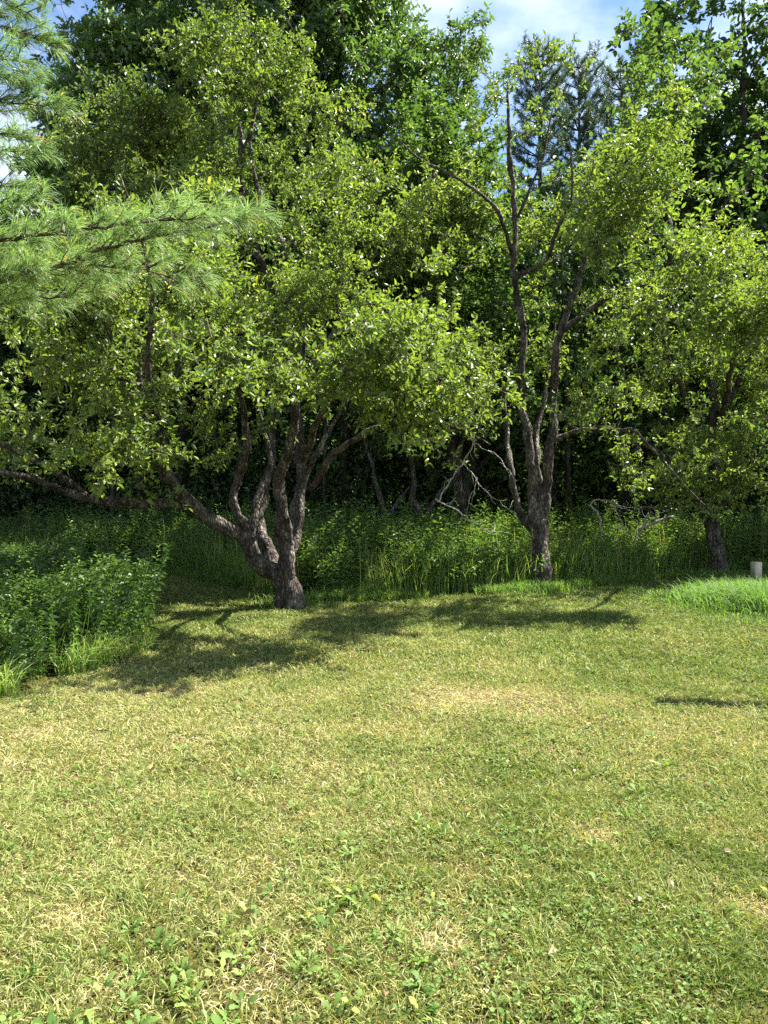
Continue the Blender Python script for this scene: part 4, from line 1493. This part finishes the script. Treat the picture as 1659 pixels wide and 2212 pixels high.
Yb = 15.0
fallen('dead_branch', 'bare pale dead branch arching down in a fan of twigs over the weeds', [
    [gpt(1302, Yb, .035)] + LP(Yb, (1298, 1150, .032), (1292, 1112, .028), (1275, 1090, .028), (1295, 1080, .022), (1325, 1084, .016), (1345, 1100, .01)),
    LP(Yb, (1310, 1082, .012), (1345, 1095, .01), (1390, 1095, .006), (1440, 1090, .004)),
    LP(Yb, (1310, 1082, .012), (1350, 1100, .009), (1400, 1115, .006), (1450, 1130, .004)),
    LP(Yb, (1320, 1086, .01), (1340, 1120, .008), (1350, 1145, .006), (1375, 1165, .004)),
    LP(Yb, (1360, 1104, .008), (1400, 1096, .005), (1450, 1105, .003)),
    LP(Yb, (1330, 1092, .008), (1330, 1130, .005), (1345, 1160, .003))], 101)
fallen('dead_branch', 'short thick dead limb slanting up out of the weeds near the right apple tree', [
    [gpt(1360, 16, .05)] + LP(16, (1378, 1150, .045), (1400, 1136, .042), (1430, 1122, .034), (1455, 1114, .02)),
    LP(16, (1376, 1155, .03), (1388, 1140, .025), (1394, 1120, .02), (1402, 1108, .01)),
    LP(16, (1412, 1130, .015), (1420, 1115, .012), (1423, 1106, .006))], 102)


# ------------------------------------------------------------------ pale wooden post
def box(acc, c, s, rz=0, bev=0.006, seed=0):
    """bevelled box as stacked rings with slightly uneven edges"""
    hx, hy, hz = s[0] / 2, s[1] / 2, s[2] / 2
    prof = [(-hz, bev), (-hz + bev, 0), (hz - bev, 0), (hz, bev)]
    V = []
    for z, i in prof:
        a, b = hx - i, hy - i
        r = bev
        for (sx, sy) in ((1, 1), (-1, 1), (-1, -1), (1, -1)):
            if sx * sy > 0:
                V += [(sx * a, sy * (b - r), z), (sx * (a - r), sy * b, z)]
            else:
                V += [(sx * (a - r), sy * b, z), (sx * a, sy * (b - r), z)]
    V = np.array(V)
    c_, s_ = math.cos(rz), math.sin(rz)
    V = np.stack([V[:, 0] * c_ - V[:, 1] * s_, V[:, 0] * s_ + V[:, 1] * c_, V[:, 2]], -1) + np.array(c)
    f = []
    for r in range(3):
        for k in range(8):
            f.append((r * 8 + k, r * 8 + (k + 1) % 8, r * 8 + 8 + (k + 1) % 8, r * 8 + 8 + k))
    caps = np.array([list(range(24, 32)), list(range(7, -1, -1))])
    acc.add(V, [np.array(f), caps])


def post():
    m, n, o = new_mat('pale_timber')
    tcn = n.nodes.new('ShaderNodeTexCoord')
    mpn = n.nodes.new('ShaderNodeMapping')
    mpn.inputs['Scale'].default_value = (12, 12, 1.2)
    a = n.nodes.new('ShaderNodeTexNoise')
    a.inputs['Scale'].default_value = 4
    a.inputs['Detail'].default_value = 6
    n.links.new(tcn.outputs['Object'], mpn.inputs[0])
    n.links.new(mpn.outputs[0], a.inputs['Vector'])
    r = ramp(n, [(0.3, (0.45, 0.38, 0.26)), (0.7, (0.66, 0.57, 0.42))])
    n.links.new(a.outputs['Fac'], r.inputs[0])
    p = n.nodes.new('ShaderNodeBsdfPrincipled')
    p.inputs['Roughness'].default_value = 0.8
    n.links.new(r.outputs[0], p.inputs['Base Color'])
    n.links.new(p.outputs[0], o.inputs[0])
    Y = 15.0
    x = (1635 - CU) / F * Y
    z0 = float(ground_z(x, Y))
    acc = Acc()
    box(acc, (x, Y, z0 + 0.12), (0.16, 0.15, 0.40), 0.3, 0.012)
    g = acc.build('wooden_post', m, None)
    tag(g, 'short pale sawn wooden post at the right border of the lawn', 'post')
    # unseen post right of view, inferred from a bar shadow; its form is invented
    m2, n, o = new_mat('painted_metal')
    p = n.nodes.new('ShaderNodeBsdfPrincipled')
    p.inputs['Base Color'].default_value = (0.35, 0.36, 0.36, 1)
    p.inputs['Metallic'].default_value = 0.6
    p.inputs['Roughness'].default_value = 0.5
    n.links.new(p.outputs[0], o.inputs[0])
    hb = 2.0
    k = hb / math.tan(SUN_EL)
    ox, oy = SUN_H.x * k, SUN_H.y * k
    s0 = gp(1425, 1521)
    s1 = gp(1659, 1537)
    d = np.array([s1[0] - s0[0], s1[1] - s0[1]])
    d /= np.linalg.norm(d)
    A = np.array([s0[0] + ox, s0[1] + oy, hb])
    Bp = np.array([A[0] + d[0] * 1.35, A[1] + d[1] * 1.35, hb])
    root = empty('unseen_post', (Bp[0], Bp[1], float(ground_z(Bp[0], Bp[1]))))
    tag(root, 'unseen metal post with one side arm, added to cast a bar shadow on the lawn', 'post')
    a1 = Acc()
    q = np.array([[Bp[0], Bp[1], -0.1], [Bp[0], Bp[1], 1.0], [Bp[0], Bp[1], hb + 0.05]])
    tube(a1, q, np.array([.03, .03, .03]), 14)
    a1.build('pole', m2, root)
    a2 = Acc()
    tube(a2, np.array([A, (A + Bp) / 2, Bp]), np.array([.07, .07, .07]), 12)
    tube(a2, np.array([A + [d[0] * .02, d[1] * .02, 0.0], A + [d[0] * .03, d[1] * .03, 0.06]]), np.array([.012, .010]), 8)
    a2.build('arm', m2, root)


post()
